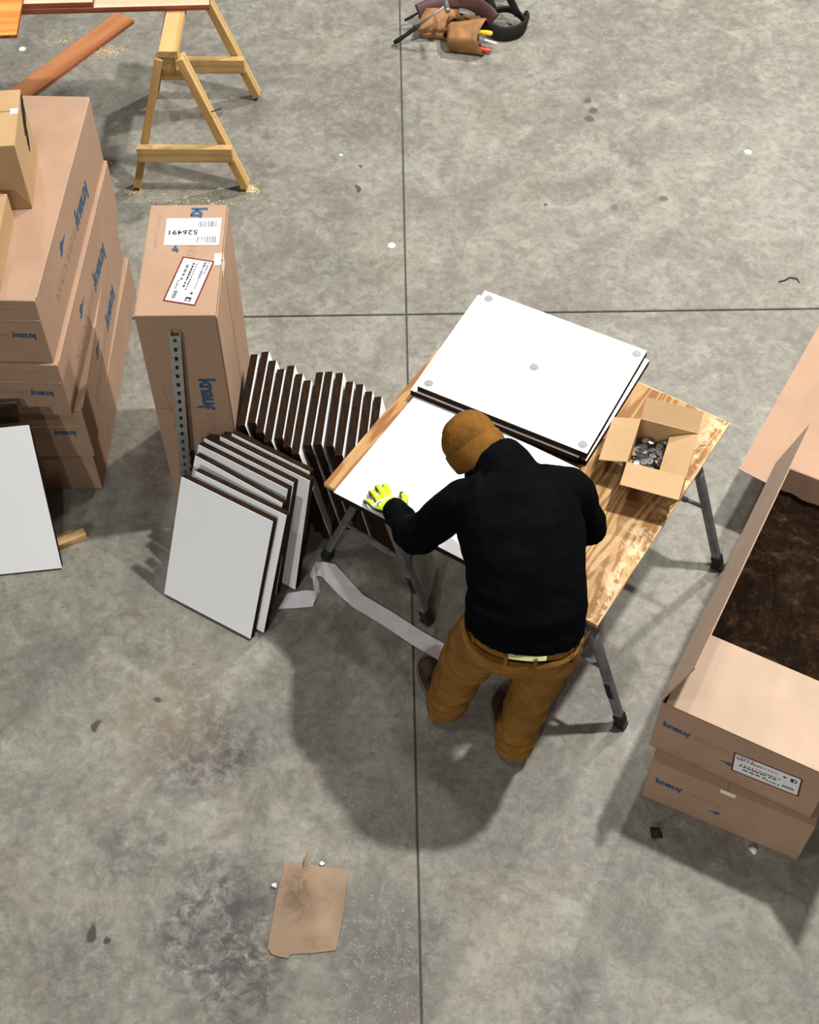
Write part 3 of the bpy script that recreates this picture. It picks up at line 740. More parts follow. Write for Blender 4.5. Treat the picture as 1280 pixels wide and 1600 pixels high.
def trestle(e1c, label, dy=0.0, yaw=0.0):
    m = PM @ Matrix.Translation((e1c, dy, 0)) @ Matrix.Rotation(R(yaw), 4, 'Z')
    t = thing('folding_trestle', label, 'trestle'); t.matrix_world = m
    bm = bmesh.new(); add_box(bm, -0.035, 0.07, 0.675, 0.035, 1.02, 0.7405, 0, None, 0.006)
    link('top_rail', bm_mesh(bm), M['leg_metal'], t)
    for y in (0.10, 0.985):
        for s in (-1, 1):
            bm = bmesh.new()
            top = Vector((s * 0.03, y, 0.69)); bot = Vector((s * 0.268, y, 0.028)); mid = top.lerp(bot, 0.45)
            add_bar(bm, top, mid, 0.024, 0.043, 0, (0, 1, 0), 0.006)
            add_bar(bm, top.lerp(bot, 0.25), bot, 0.031, 0.036, 0, (0, 1, 0), 0.010)
            lg = link('leg', bm_mesh(bm), M['leg_metal'], t)
            bm = bmesh.new(); d = (bot - top).normalized()
            add_bar(bm, bot - d * 0.055, bot + d * 0.006, 0.040, 0.046, 0, (0, 1, 0), 0.012)
            add_box(bm, bot.x - 0.02, y - 0.024, 0.0012, bot.x + 0.03 * s + (0.02 if s < 0 else -0.002), y + 0.024, 0.03, 0, None, 0.006) if False else add_bar(bm, Vector((bot.x - 0.026, y, 0.013)), Vector((bot.x + 0.026, y, 0.013)), 0.044, 0.0235, 0, (0, 0, 1), 0.010)
            link('rubber_foot', bm_mesh(bm), M['rubber'], lg)
            if s > 0 and y < 0.5:
                bm = bmesh.new(); p = top.lerp(bot, 0.64); q = top.lerp(bot, 0.76)
                add_box(bm, 0, -0.013, 0.0215, (q - p).length, 0.013, 0.0226, 0, frame(p, q, (0, -1, 0)))
                me = bm_mesh(bm)
                bm = bmesh.new(); add_box(bm, 0, -0.012, -0.0194, (q - p).length, 0.012, -0.0181, 0, frame(p, q, (0, 1, 0)))
                link('sticker', bm_mesh(bm), M['rubber'], lg)
        bm = bmesh.new(); zc = 0.34; xs = 0.03 + (0.238) * (0.69 - zc) / 0.662
        add_tube(bm, [(-xs, y, zc), (-0.01, y, zc - 0.01), (xs, y, zc)], 0.009, 8); add_tube(bm, [(-0.07, y, zc - 0.007), (0.07, y, zc - 0.007)], 0.013, 8)
        link('spreader_bar', bm_mesh(bm), M['leg_metal'], t)
    return t
trestle(0.13, 'grey metal folding trestle under the left end of the plywood, by the leaning boards', 0.02, -5.3)
trestle(1.03, 'grey metal folding trestle under the right end of the plywood, by the open carton')

def flat_board(x, y, z, yaw, label):
    m = PM @ Matrix.Translation((x, y, z)) @ Matrix.Rotation(yaw, 4, 'Z')
    return board('b', m, label, 'large boards on the plywood')
z0 = 0.7605
flat_board(0.068, -0.032, z0, 0.0, 'large white board under the gloved hand, at the front of the plywood')
flat_board(0.075, 0.562, z0, 0.055, 'large board at the bottom of the rear stack, hidden under two more')
flat_board(0.052, 0.523, z0 + 0.0295, 0.078, 'large white board second from the top of the rear stack, its left edge showing')
top = flat_board(0.078, 0.533, z0 + 0.059, 0.079, 'large white board with five round grey caps, on top of the rear stack')
bm = bmesh.new(); prism(bm, disc_pts(0.0185, 24), 0, 0.0012); prism(bm, disc_pts(0.010, 16), 0.0012, 0.0022)
dm = bm_mesh(bm)
for x, y in ((0.035, 0.553), (0.685, 0.553), (0.357, 0.30), (0.032, 0.032), (0.683, 0.032)):
    link('pin_cap', dm, M['disc_grey'], top, mat=Matrix.Translation((x, y, 0.0291)))

# carton of washers on the plywood -----------------------------------------
CZ = 0.7605
cr = thing('washer_carton', 'small open tan carton of steel washers on the plywood corner', 'box', (0.795, 3.158, CZ), (0, 0, R(-19.3)))
cw, cd, ch, ct = 0.222, 0.222, 0.138, 0.003
for bx in ((0, 0, 0, cw, ct, ch), (0, ct, 0, ct, cd - ct, ch), (cw - ct, ct, 0, cw, cd - ct, ch), (0, cd - ct, 0, cw, cd, ch)):
    link('wall', boxmesh(*bx, 0.0008), M['card_y'], cr)
link('bottom', boxmesh(ct, ct, 0, cw - ct, cd - ct, 0.004), M['card_y'], cr)
ym = ('card_y', 'card_y')
flap(cr, (cw, cd, ch), (0, cd, ch), (0, 0.062, 0.045), 0.082, 0.002, 0.003, mats=ym)
flap(cr, (0, cd, ch), (0, 0, ch), (-0.1, 0, -0.035), 0.105, 0.002, 0.003, mats=ym, bend=-0.006)
flap(cr, (0, 0, ch), (cw, 0, ch), (0, -0.1, -0.012), 0.102, 0.002, 0.003, mats=ym, bend=-0.004)
flap(cr, (cw, cd - .004, ch), (cw, 0.004, ch), (-0.1, 0, -0.045), 0.112, 0.002, 0.003, mats=ym, bend=0.004)
CM = Matrix.Translation((0.795, 3.158, CZ)) @ Matrix.Rotation(R(-19.3), 4, 'Z')
bm = bmesh.new()
ro, ri, tt = 0.0135, 0.0032, 0.0012
n = 20
O0 = [bm.verts.new((ro * math.cos(2 * math.pi * i / n), ro * math.sin(2 * math.pi * i / n), 0)) for i in range(n)]
O1 = [bm.verts.new((v.co.x * .96, v.co.y * .96, tt)) for v in O0]
I0 = [bm.verts.new((ri * math.cos(2 * math.pi * i / n), ri * math.sin(2 * math.pi * i / n), 0.0002)) for i in range(n)]
I1 = [bm.verts.new((v.co.x, v.co.y, tt + 0.0005)) for v in I0]
for i in range(n):
    j = (i + 1) % n
    for A, B in ((O0, O1), (O1, I1), (I1, I0), (I0, O0)): bm.faces.new((A[i], A[j], B[j], B[i]))
wm = bm_mesh(bm); wm.materials.append(M['washer'])
rr = random.Random(11)
put = []
for layer in range(4):
    tries = 0; got = 0
    while got < (28, 28, 28, 26)[layer] and tries < 900:
        tries += 1
        x, y = rr.uniform(.019, cw - .019), rr.uniform(.019, cd - .019)
        if any(l == layer and (x - a_) ** 2 + (y - b_) ** 2 < .0215 ** 2 for a_, b_, l in put): continue
        put.append((x, y, layer)); got += 1
        z = 0.012 + layer * 0.0165 + rr.uniform(0, .003)
        o = bpy.data.objects.new('washer', wm); COL.objects.link(o)
        o.matrix_world = CM @ Matrix.Translation((x, y, z)) @ Matrix.Rotation(rr.uniform(0, 6.28), 4, 'Z') @ Matrix.Rotation(rr.uniform(0.1, 0.85), 4, 'X')
        tag(o, 'small round steel washer lying loose in the open carton on the plywood', 'washer', 'washers in the carton')

# slotted rail ---------------------------------------------------------------
rp, rq = Vector((-0.958, 3.532, 0.0015)), Vector((-0.866, 3.567, 1.142))
Lr = (rq - rp).length
bm = bmesh.new()
wr, dr, tr = 0.041, 0.028, 0.0025
ns = 24; pitch = Lr / ns
for i in range(ns):       # front web with a slot in every pitch
    y0 = i * pitch
    sl = pitch * 0.50; sw = 0.0135
    pts = [(sw / 2 * math.cos(q), y0 + pitch / 2 + (sl / 2 - sw / 2) * (1 if math.sin(q) >= 0 else -1) + sw / 2 * math.sin(q)) for q in [2 * math.pi * (k + .5) / 16 for k in range(16)]]
    outer = [(-wr / 2, y0), (wr / 2, y0), (wr / 2, y0 + pitch), (-wr / 2, y0 + pitch)]
    inn = [bm.verts.new((p[0], p[1], 0)) for p in pts]; innb = [bm.verts.new((p[0], p[1], -tr)) for p in pts]
    oc = [bm.verts.new((p[0], p[1], 0)) for p in outer]
    # order: inn starts near angle 11 deg ; quadrants of 4
    def fan(idx, c):
        for a_, b_ in zip(idx, idx[1:]): bm.faces.new((inn[a_], inn[b_], c))
    fan([0, 1, 2, 3], oc[2]); fan([4, 5, 6, 7], oc[3]); fan([8, 9, 10, 11], oc[0]); fan([12, 13, 14, 15], oc[1])
    bm.faces.new((inn[3], inn[4], oc[3], oc[2])); bm.faces.new((inn[7], inn[8], oc[0], oc[3]))
    bm.faces.new((inn[11], inn[12], oc[1], oc[0])); bm.faces.new((inn[15], inn[0], oc[2], oc[1]))
    for a_ in range(16): bm.faces.new((inn[a_], innb[a_], innb[(a_ + 1) % 16], inn[(a_ + 1) % 16]))
web = bmesh.new
for s in (-1, 1): add_box(bm, s * wr / 2 - (tr if s > 0 else 0), 0, -dr, s * wr / 2 + (0 if s > 0 else tr), Lr, -0.0002)
for s in (-1, 1): add_box(bm, s * wr / 2 - (0.009 if s > 0 else 0), 0, -dr, s * wr / 2 + (0 if s > 0 else 0.009), Lr, -dr + tr)
me = bm_mesh(bm)
y_ = (rq - rp).normalized(); x_ = Vector((1, 0.05, 0)); x_ = (x_ - y_ * x_.dot(y_)).normalized(); z_ = x_.cross(y_)
rail = thing('slotted_rail', 'galvanised slotted steel channel leaning upright against the tall carton', 'rail')
mm = Matrix((x_, y_, z_)).transposed().to_4x4(); mm.translation = rp; rail.matrix_world = mm
link('channel', me, M['galv'], rail)

# ------------------------------------------------------------------ sawhorse with boards, top left
sh = thing('sawhorse', 'pine sawhorse built of studs, standing at the upper left', 'sawhorse', (-1.132, 6.12, 0), (0, 0, R(-1.0)))
def stud(p, q, w, h, name, up=(0, 0, 1), bevel=0.003, mat='pine', parent=sh):
    m = frame(p, q, up); L = (Vector(q) - Vector(p)).length
    return link(name, boxmesh(0, -w / 2, -h / 2, L, w / 2, h / 2, bevel), M[mat], parent, mat=m)
hb = 0.80; BX = -0.022
stud((BX, -0.345, hb - 0.019), (BX, 0.42, hb - 0.019), 0.092, 0.038, 'top_beam')
stud((BX, -0.335, hb - 0.085), (BX, 0.42, hb - 0.085), 0.038, 0.092, 'web_beam')
stud((0, -0.335, hb - 0.150), (0, 0.42, hb - 0.150), 0.092, 0.036, 'lower_beam') if False else None
for (fy, ty) in ((-0.40, -0.322), (0.36, 0.36)):
    for s in (-1, 1):
        p = Vector((BX + s * 0.050, ty, hb - 0.045)); q = Vector((s * 0.285, fy, 0.022))
        stud(p, q, 0.089, 0.038, 'leg', (s * 1, 0, 0.35)) if False else stud(p, q, 0.040, 0.070, 'leg', (0, 1, 0))
    # gusset near the top, brace near the floor
    yy = (fy * 0.25 + ty * 0.75)
    stud((BX - 0.085, yy + 0.055, hb - 0.165), (BX + 0.085, yy + 0.055, hb - 0.165), 0.036, 0.06, 'gusset')
    k = (0.255 - 0.022) / (hb - 0.057); yb = fy + (ty - fy) * k
    xs = 0.285 + (0.055 - 0.285) * k
    stud((-xs - 0.03, yb - 0.058, 0.255), (xs + 0.03, yb - 0.058, 0.255), 0.038, 0.086, 'brace')
bm = bmesh.new(); add_tube(bm, [(0.13, -0.362, 0.452), (0.205, -0.372, 0.488)], 0.003, 6); link('nail', bm_mesh(bm), M['dark_metal'], sh)

def wboard(name, label, p, q, w, h, mats, group=None, up=(0, 0, 1), cat='plank'):
    t = thing(name, label, cat, group=group); t.matrix_world = frame(p, q, up)
    L = (Vector(q) - Vector(p)).length
    bm = bmesh.new(); add_box(bm, 0, -w / 2, 0, L, w / 2, h - 0.0012, 0, None, 0.0015); link('plank_body', bm_mesh(bm), M[mats[1]], t)
    bm = bmesh.new(); add_box(bm, 0.0012, -w / 2 + .0012, h - 0.0015, L - 0.0012, w / 2 - .0012, h); link('top_face', bm_mesh(bm), M[mats[0]], t)
    return t
GB = 'cedar boards on the sawhorse'
wboard('cedar_plank', 'long pale faced cedar plank lying across the sawhorse, nearest its end', (-2.75, 6.115, 0.8015), (-0.985, 6.180, 0.8015), 0.14, 0.030, ('cedar_pale', 'cedar_edge'), GB)
wboard('cedar_plank', 'pale faced cedar plank behind the nearest one on the sawhorse', (-2.75, 6.262, 0.8015), (-0.97, 6.328, 0.8015), 0.14, 0.030, ('cedar_pale', 'cedar_edge'), GB)
wboard('cedar_plank', 'shorter cedar plank stacked on the nearest long one, dark red edge showing', (-2.75, 6.115, 0.832), (-1.556, 6.160, 0.832), 0.14, 0.030, ('cedar_pale', 'cedar_edge'), GB)
wboard('orange_board', 'orange fir board sticking out over the cedar planks at the top left corner', (-2.02, 6.95, 0.8645), (-1.955, 5.79, 0.8645), 0.16, 0.018, ('orange', 'cedar_edge'))
wboard('floor_plank', 'weathered red-brown plank lying loose on the floor behind the left stack', (-2.35, 6.24, 0.0015), (-1.665, 7.214, 0.0015), 0.135, 0.022, ('weathered', 'cedar_edge'))

# ------------------------------------------------------------------ flat things on the floor
sc = thing('cardboard_scrap', 'flat torn piece of brown cardboard on the floor in front', 'cardboard', (-0.37, 1.82, 0.0015))
pts = [(-0.466, 1.989), (-0.435, 1.990), (-0.41, 1.985), (-0.395, 1.968), (-0.380, 1.965), (-0.372, 1.982), (-0.30, 1.970), (-0.227, 1.956), (-0.232, 1.93), (-0.245, 1.80), (-0.262, 1.685), (-0.268, 1.664), (-0.34, 1.655), (-0.43, 1.650), (-0.436, 1.636), (-0.465, 1.641), (-0.495, 1.651), (-0.511, 1.672), (-0.508, 1.70), (-0.49, 1.85)]
bm = bmesh.new(); prism(bm, [(x + 0.37, y - 1.82) for x, y in pts], 0, 0.004); link('sheet', bm_mesh(bm), M['card_scrap'], sc)
bm = bmesh.new(); add_tube(bm, [(-0.018, 0.14, .0045), (-0.02, 0.15, .005), (-0.014, 0.175, .018), (-0.008, 0.20, .03)], [0.006, .007, .008, .005], 6, 0, True, 0.35)
link('torn_tab', bm_mesh(bm), M['card_scrap'], sc)

def ribbon(name, label, cat, rows, mat, th=0.0012):
    """rows of (left point, right point)"""
    bm = bmesh.new(); prev = None
    for l, r in rows:
        a, b = bm.verts.new(l), bm.verts.new(r)
        if prev: bm.faces.new((prev[0], prev[1], b, a))
        prev = (a, b)
    bmesh.ops.recalc_face_normals(bm, faces=bm.faces)
    me = bpy.data.meshes.new(name); bm.to_mesh(me); bm.free()
    o = link(name, me, M[mat]); s = o.modifiers.new('thick', 'SOLIDIFY'); s.thickness = th; s.offset = 0
    return tag(o, label, cat)
ribbon('facing_strip', 'long white offcut strip with a curled end, on the floor under the table', 'strip',
       [((-0.548, 3.095, .004), (-0.512, 3.172, .004)), ((-0.47, 3.098, .005), (-0.44, 3.185, .006)), ((-0.405, 3.105, .004), (-0.375, 3.178, .010)),
        ((-0.392, 3.125, .030), (-0.380, 3.20, .036)), ((-0.40, 3.17, .052), (-0.395, 3.235, .060)), ((-0.405, 3.205, .060), (-0.40, 3.265, .066)),
        ((-0.420, 3.235, .040), (-0.40, 3.30, .044)), ((-0.398, 3.25, .016), (-0.368, 3.32, .018)), ((-0.372, 3.255, .005), (-0.318, 3.318, .005)),
        ((-0.30, 3.165, .004), (-0.245, 3.222, .004)), ((-0.235, 3.10, .005), (-0.192, 3.158, .005)), ((-0.12, 3.02, .004), (-0.075, 3.078, .004)),
        ((0.0, 2.925, .005), (0.045, 2.985, .005)), ((0.112, 2.848, .004), (0.166, 2.905, .004))], 'strip')
bm = bmesh.new(); prism(bm, disc_pts(0.0195, 20), 0.0008, 0.0028); prism(bm, disc_pts(0.009, 14), 0.0028, 0.0042)
cm = bm_mesh(bm); cm.materials.append(M['white_pl'])
for (x, y, l) in ((-0.085, 5.274, 'round white plastic cap on the floor by the crossing of the joints'), (1.833, 5.989, 'round white plastic cap on bare floor at the upper right'), (-2.23, 6.929, 'round white plastic cap on the floor near the red-brown plank'), (-0.361, 5.98, 'small white cap on the floor between sawhorse and tool belt')):
    o = bpy.data.objects.new('plastic_cap', cm); COL.objects.link(o); o.location = (x, y, 0); tag(o, l, 'cap', 'white caps dropped on the floor')
    if x == -0.361: o.scale = (0.45, 0.45, 1)
def crumb(name, label, cat, x, y, r, mat, flat=0.4, seed=1):
    bm = bmesh.new(); bmesh.ops.create_icosphere(bm, subdivisions=2, radius=r)
    for v in bm.verts:
        v.co += v.co * 0.8 * mnoise.noise(v.co * (1.3 / r) + Vector((seed * 3.1, 0, 0)))
        v.co.z *= flat
    z = min(v.co.z for v in bm.verts)
    o = link(name, bm_mesh(bm), M[mat], smooth=True); o.location = (x, y, -z + 0.001); return tag(o, label, cat)
crumb('fibre_scrap', 'small black scrap on the floor before the right cartons', 'scrap', 0.916, 2.098, 0.022, 'rubber', .5, 1)
crumb('foam_scrap', 'small white scrap at the foot of the lower right carton', 'scrap', 1.268, 2.027, 0.015, 'white_pl', .5, 4)
crumb('foam_scrap', 'white crumb beside the left edge of the cardboard scrap', 'scrap', -0.499, 1.902, 0.009, 'white_pl', .7, 7)
crumb('foam_scrap', 'white crumb beside the torn tab of the cardboard scrap', 'scrap', -0.327, 1.985, 0.008, 'white_pl', .7, 9)
bm = bmesh.new(); add_tube(bm, [(1.84, 5.0, .004), (1.87, 5.01, .005), (1.90, 5.03, .006), (1.935, 5.02, .006), (1.94, 4.995, .004)], 0.0035, 6)
tag(link('wire_offcut', bm_mesh(bm), M['dark_metal']), 'short curl of dark wire on the floor at the right', 'wire')
wb = thing('wood_offcut', 'short pale wood offcut on the floor behind the large left board', 'offcut', (-1.455, 3.445, 0.0))
bm = bmesh.new(); add_box(bm, -0.09, -0.02, 0.001, 0.065, 0.02, 0.036, 0, Matrix.Rotation(R(28), 4, 'Z'), 0.004); link('offcut_body', bm_mesh(bm), M['pine'], wb)
bm = bmesh.new(); add_box(bm, -0.05, 0.03, 0.001, 0.02, 0.05, 0.016, 0, Matrix.Rotation(R(28), 4, 'Z'), 0.002); link('splinter', bm_mesh(bm), M['pine'], wb)
# sawdust
bm = bmesh.new(); rr = random.Random(5)
for (cx, cy, rx, ry, n) in ((-1.86, 5.9, .26, .14, 420), (-0.83, 5.71, .05, .04, 130), (-1.12, 5.6, .28, .08, 130), (-1.75, 6.9, .12, .06, 150), (-1.44, 5.69, .04, .03, 50), (-2.05, 7.0, .1, .05, 50), (-1.72, 5.55, .12, .1, 90)):
    for i in range(n):
        x, y = rr.gauss(cx, rx * .5), rr.gauss(cy, ry * .5); s = rr.uniform(.0022, .006); a_ = rr.uniform(0, 6.28)
        prism(bm, [(x + s * math.cos(a_ + q) * k_, y + s * math.sin(a_ + q) * k_) for q, k_ in ((0, 1.6), (1.7, .6), (3.1, 1.4), (4.6, .6))], 0.0006, 0.0006 + s * .5)
tag(link('sawdust', bm_mesh(bm), M['sawdust']), 'pale sawdust scattered round the sawhorse and the carton stack', 'sawdust', kind='stuff')

# ------------------------------------------------------------------ lofts and bodies
def loft(bm, rings, n=24, cap=True, mi=0):
    """rings: (centre, a-vector, b-vector[, squareness])"""
    prev = None; first = None
    for rg in rings:
        c, a_, b_ = Vector(rg[0]), Vector(rg[1]), Vector(rg[2]); sq = rg[3] if len(rg) > 3 else 1.0
        row = []
        for i in range(n):
            t = 2 * math.pi * i / n; cs, sn = math.cos(t), math.sin(t)
            cs = math.copysign(abs(cs) ** sq, cs); sn = math.copysign(abs(sn) ** sq, sn)
            row.append(bm.verts.new(c + a_ * cs + b_ * sn))
        if prev:
            for i in range(n):
                f = bm.faces.new((prev[i], prev[(i + 1) % n], row[(i + 1) % n], row[i])); f.material_index = mi
        else: first = row
        prev = row
    if cap:
        bm.faces.new(first[::-1]); bm.faces.new(prev)
    return first, prev

def limb(bm, pts, rad, n=16, ref=(0, 0, 1), rounded=True):
    """tapering limb through pts with (a,b) radii, smooth in between, round ended"""
    P = [Vector(p) for p in pts]; Rr = [r if hasattr(r, '__len__') else (r, r) for r in rad]
    rings = []
    K = 6
    def cat(p0, p1, p2, p3, t):
        return 0.5 * ((2 * p1) + (p2 - p0) * t + (2 * p0 - 5 * p1 + 4 * p2 - p3) * t * t + (3 * p1 - p0 - 3 * p2 + p3) * t ** 3)
    path = []
    for i in range(len(P) - 1):
        p0 = P[i - 1] if i else P[i] * 2 - P[i + 1]; p3 = P[i + 2] if i + 2 < len(P) else P[i + 1] * 2 - P[i]
        for k in range(K):
            t = k / K
            path.append((cat(p0, P[i], P[i + 1], p3, t), Rr[i][0] * (1 - t) + Rr[i + 1][0] * t, Rr[i][1] * (1 - t) + Rr[i + 1][1] * t))
    path.append((P[-1], *Rr[-1]))
    m = len(path); full = []
    for i, (p, a_, b_) in enumerate(path):
        d = (path[min(i + 1, m - 1)][0] - path[max(i - 1, 0)][0]).normalized()
        u = Vector(ref); x = u.cross(d)
        if x.length < 0.05: x = Vector((1, 0, 0)).cross(d)
        x.normalize(); y = d.cross(x)
        full.append((p, x, y, d, a_, b_))
    out = []
    if rounded:
        p, x, y, d, a_, b_ = full[0]
        for q in (80, 55, 28): out.append((p - d * min(a_, b_) * math.sin(R(q)), x * a_ * math.cos(R(q)), y * b_ * math.cos(R(q))))
    for p, x, y, d, a_, b_ in full: out.append((p, x * a_, y * b_))
    if rounded:
        p, x, y, d, a_, b_ = full[-1]
        for q in (28, 55, 80): out.append((p + d * min(a_, b_) * math.sin(R(q)), x * a_ * math.cos(R(q)), y * b_ * math.cos(R(q))))
    loft(bm, out, n)

def ball(bm, c, rx, ry, rz, rot=None):
    r = bmesh.ops.create_uvsphere(bm, u_segments=20, v_segments=12, radius=1)
    m = Matrix.Translation(Vector(c)) @ (rot.to_4x4() if rot is not None else Matrix.Identity(4)) @ Matrix.Diagonal((rx, ry, rz, 1))
    bmesh.ops.transform(bm, matrix=m, verts=r['verts'])

def fuse(bm, voxel, smooth=6, origin=(0, 0, 0), fold=None):
    bmesh.ops.recalc_face_normals(bm, faces=bm.faces)
    me = bpy.data.meshes.new('raw'); bm.to_mesh(me); bm.free()
    ob = bpy.data.objects.new('raw', me); COL.objects.link(ob)
    r = ob.modifiers.new('r', 'REMESH'); r.mode = 'VOXEL'; r.voxel_size = voxel; r.adaptivity = 0
    if smooth:
        s = ob.modifiers.new('s', 'SMOOTH'); s.iterations = smooth; s.factor = 0.5
    dg = bpy.context.evaluated_depsgraph_get(); dg.update()
    out = bpy.data.meshes.new_from_object(ob.evaluated_get(dg))
    bpy.data.objects.remove(ob); bpy.data.meshes.remove(me)
    if fold:
        nrm = [v.normal.copy() for v in out.vertices]
        for v, nn in zip(out.vertices, nrm): v.co += nn * fold(v.co.copy())
    o = Vector(origin)
    for v in out.vertices: v.co -= o
    out.update(); out.shade_smooth()
    return out

# ------------------------------------------------------------------ the worker
PR = Vector((0.29, 2.50, 0.0))
hipL, kneeL, ankL = Vector((.275, 2.465, .86)), Vector((.195, 2.555, .48)), Vector((.135, 2.61, .095))
hipR, kneeR, ankR = Vector((.495, 2.455, .86)), Vector((.458, 2.50, .47)), Vector((.393, 2.44, .090))
toeL, toeR = Vector((.052, 2.86, .045)), Vector((.36, 2.68, .045))
neckB = Vector((.325, 2.835, 1.265)); headC = Vector((.222, 2.955, 1.225))
shL, elL, wrL = Vector((.165, 2.755, 1.175)), Vector((.020, 2.765, .985)), Vector((-.058, 2.975, .870))
shR, elR, wrR = Vector((.535, 2.800, 1.185)), Vector((.622, 2.815, .965)), Vector((.42, 2.975, .865))
prt = Vector((.39, -.045, 0)).normalized(); srt = Vector((.42, .06, .01)).normalized()
spine = [Vector((.385, 2.455, .90)), Vector((.388, 2.475, 1.0)), Vector((.383, 2.56, 1.10)), Vector((.365, 2.665, 1.175)), Vector((.348, 2.755, 1.225)), Vector((.335, 2.815, 1.255))]
def back_dir(i, rt):
    d = (spine[min(i + 1, 5)] - spine[max(i - 1, 0)]).normalized()
    return rt.cross(d).normalized() * -1
def torso(bm, grow=0.0, start=0):
    hw = [0.185, 0.185, 0.190, 0.205, 0.195, 0.120]; hd = [0.125, 0.122, 0.122, 0.128, 0.115, 0.085]
    rings = []
    for i in range(start, 6):
        rt = prt.lerp(srt, i / 5).normalized(); b = back_dir(i, rt)
        rings.append((spine[i], rt * (hw[i] + grow), b * (hd[i] + grow), 0.88))
    loft(bm, rings, 28)

# head frame: crown direction, face direction
crown = Vector((-.56, .74, .37)).normalized()
fdir = Vector((-.16, .30, -.93)); fdir = (fdir - crown * fdir.dot(crown)).normalized()
hright = fdir.cross(crown).normalized()
HF = Matrix((hright, fdir, crown)).transposed()      # x right, y face, z crown
def H(x, y, z): return headC + HF @ Vector((x, y, z))

body_bm = bmesh.new()
torso(body_bm, -0.022)
limb(body_bm, [hipL + Vector((0, 0, .04)), kneeL, ankL, ankL - Vector((0, 0, .03))], [.078, .052, .036, .036])
limb(body_bm, [hipR + Vector((0, 0, .04)), kneeR, ankR, ankR - Vector((0, 0, .03))], [.078, .052, .036, .036])
for ank, toe in ((ankL, toeL), (ankR, toeR)):
    limb(body_bm, [ank + Vector((0, 0, -.02)), Vector((ank.x * .6 + toe.x * .4, ank.y * .6 + toe.y * .4, .045)), Vector((ank.x * .25 + toe.x * .75, ank.y * .25 + toe.y * .75, .036))], [(.030, .030), (.026, .018), (.020, .010)])
limb(body_bm, [shL, elL, wrL], [.050, .040, .030]); limb(body_bm, [shR, elR, wrR], [.050, .040, .030])
limb(body_bm, [spine[4], neckB, headC - crown * .06 - fdir * .02], [.075, .058, .056])
# head with face
ball(body_bm, H(0, -.012, .028), .075, .092, .088, HF); ball(body_bm, H(0, .022, -.045), .058, .066, .070, HF)
ball(body_bm, H(0, .052, -.098), .026, .024, .020, HF)
limb(body_bm, [H(0, .082, .005), H(0, .100, -.028), H(0, .088, -.042)], [.009, .014, .012], 10, crown)
for s in (-1, 1):
    ball(body_bm, H(s * .076, -.012, -.022), .010, .020, .032, HF)
    ball(body_bm, H(s * .030, .076, .016), .022, .010, .008, HF)
    ball(body_bm, H(s * .040, .058, -.030), .020, .018, .018, HF)
ball(body_bm, H(0, .086, -.068), .024, .008, .006, HF); ball(body_bm, H(0, .084, -.079), .021, .009, .007, HF)
# hands are part of the body: palms and five fingers each
def hand_path(side):
    dz = -.0075 if side == 'L' else -.0075
    """finger polylines (knuckle..tip), radii"""
    if side == 'L':
        f = {'pinky': [(-.128, 3.020, .822), (-.143, 3.034, .831), (-.156, 3.049, .819), (-.164, 3.058, .806)],
             'ring': [(-.110, 3.036, .827), (-.125, 3.060, .838), (-.137, 3.084, .826), (-.144, 3.099, .807)],
             'middle': [(-.090, 3.050, .829), (-.103, 3.078, .841), (-.114, 3.106, .828), (-.120, 3.123, .807)],
             'index': [(-.068, 3.058, .828), (-.079, 3.086, .839), (-.088, 3.112, .827), (-.093, 3.129, .807)],
             'thumb': [(-.030, 3.010, .836), (-.018, 3.038, .838), (-.020, 3.066, .826), (-.028, 3.088, .810)]}
    else:
        f = {}
        for nm, l in {'pinky': (.037, .060), 'ring': (.013, .078), 'middle': (-.011, .084), 'index': (-.035, .076)}.items():
            x, L = l; d = Vector((-.55, .83, 0)); r_ = Vector((.83, .55, 0)); b = Vector((.375, 3.045, .828)) + r_ * x
            f[nm] = [tuple(b), tuple(b + d * L * .35 + Vector((0, 0, .010))), tuple(b + d * L * .7 - Vector((0, 0, .004))), tuple(b + d * L - Vector((0, 0, .020)))]
        b = Vector((.375, 3.0, .835)) - Vector((.83, .55, 0)) * .045
        f['thumb'] = [tuple(b), tuple(b + Vector((-.028, .012, 0))), tuple(b + Vector((-.045, .036, -.010))), tuple(b + Vector((-.052, .056, -.024)))]
    return {k: [(q[0], q[1], q[2] + dz) for q in v] for k, v in f.items()}
def hand(bm, side, g=0.0):
    f = hand_path(side); wr = wrL if side == 'L' else wrR
    rd = {'pinky': .0082, 'ring': .0092, 'middle': .0095, 'index': .0095, 'thumb': .0108}
    for k, p in f.items():
        r_ = rd[k] + g
        limb(bm, p, [r_ * 1.08, r_ * 1.06, r_, r_ * .86], 12)
    a_, b_ = Vector(f['pinky'][0]), Vector(f['index'][0]); mid = (a_ + b_) / 2; across = (b_ - a_)
    d = (mid - wr).normalized(); up = across.cross(d).normalized()
    if up.z < 0: up = -up
    hwid = across.length / 2 + .009 + g
    rings = []
    ac = across.normalized()
    for t, wv, hv in ((-.26, .58, .6), (-.24, .70, 1.0), (.0, .74, 1.0), (.35, .92, 1.1), (.7, 1.02, 1.0), (.98, 1.0, .8), (1.06, .9, .5)):
        c = wr.lerp(mid, t); rings.append((c, ac * hwid * wv, up * (.016 + g) * hv, .85))
    loft(bm, rings, 20)
    tb = Vector(f['thumb'][0])
    limb(bm, [wr.lerp(mid, .25), tb, Vector(f['thumb'][1])], [.020 + g, .017 + g, .012 + g], 12)
hand(body_bm, 'L', -.0015); hand(body_bm, 'R', 0)
body = link('person', fuse(body_bm, 0.0065, 3, PR), M['skin']); body.location = PR
tag(body, 'worker in a brown beanie, black sweater and brown work trousers bending over the plywood table', 'person')
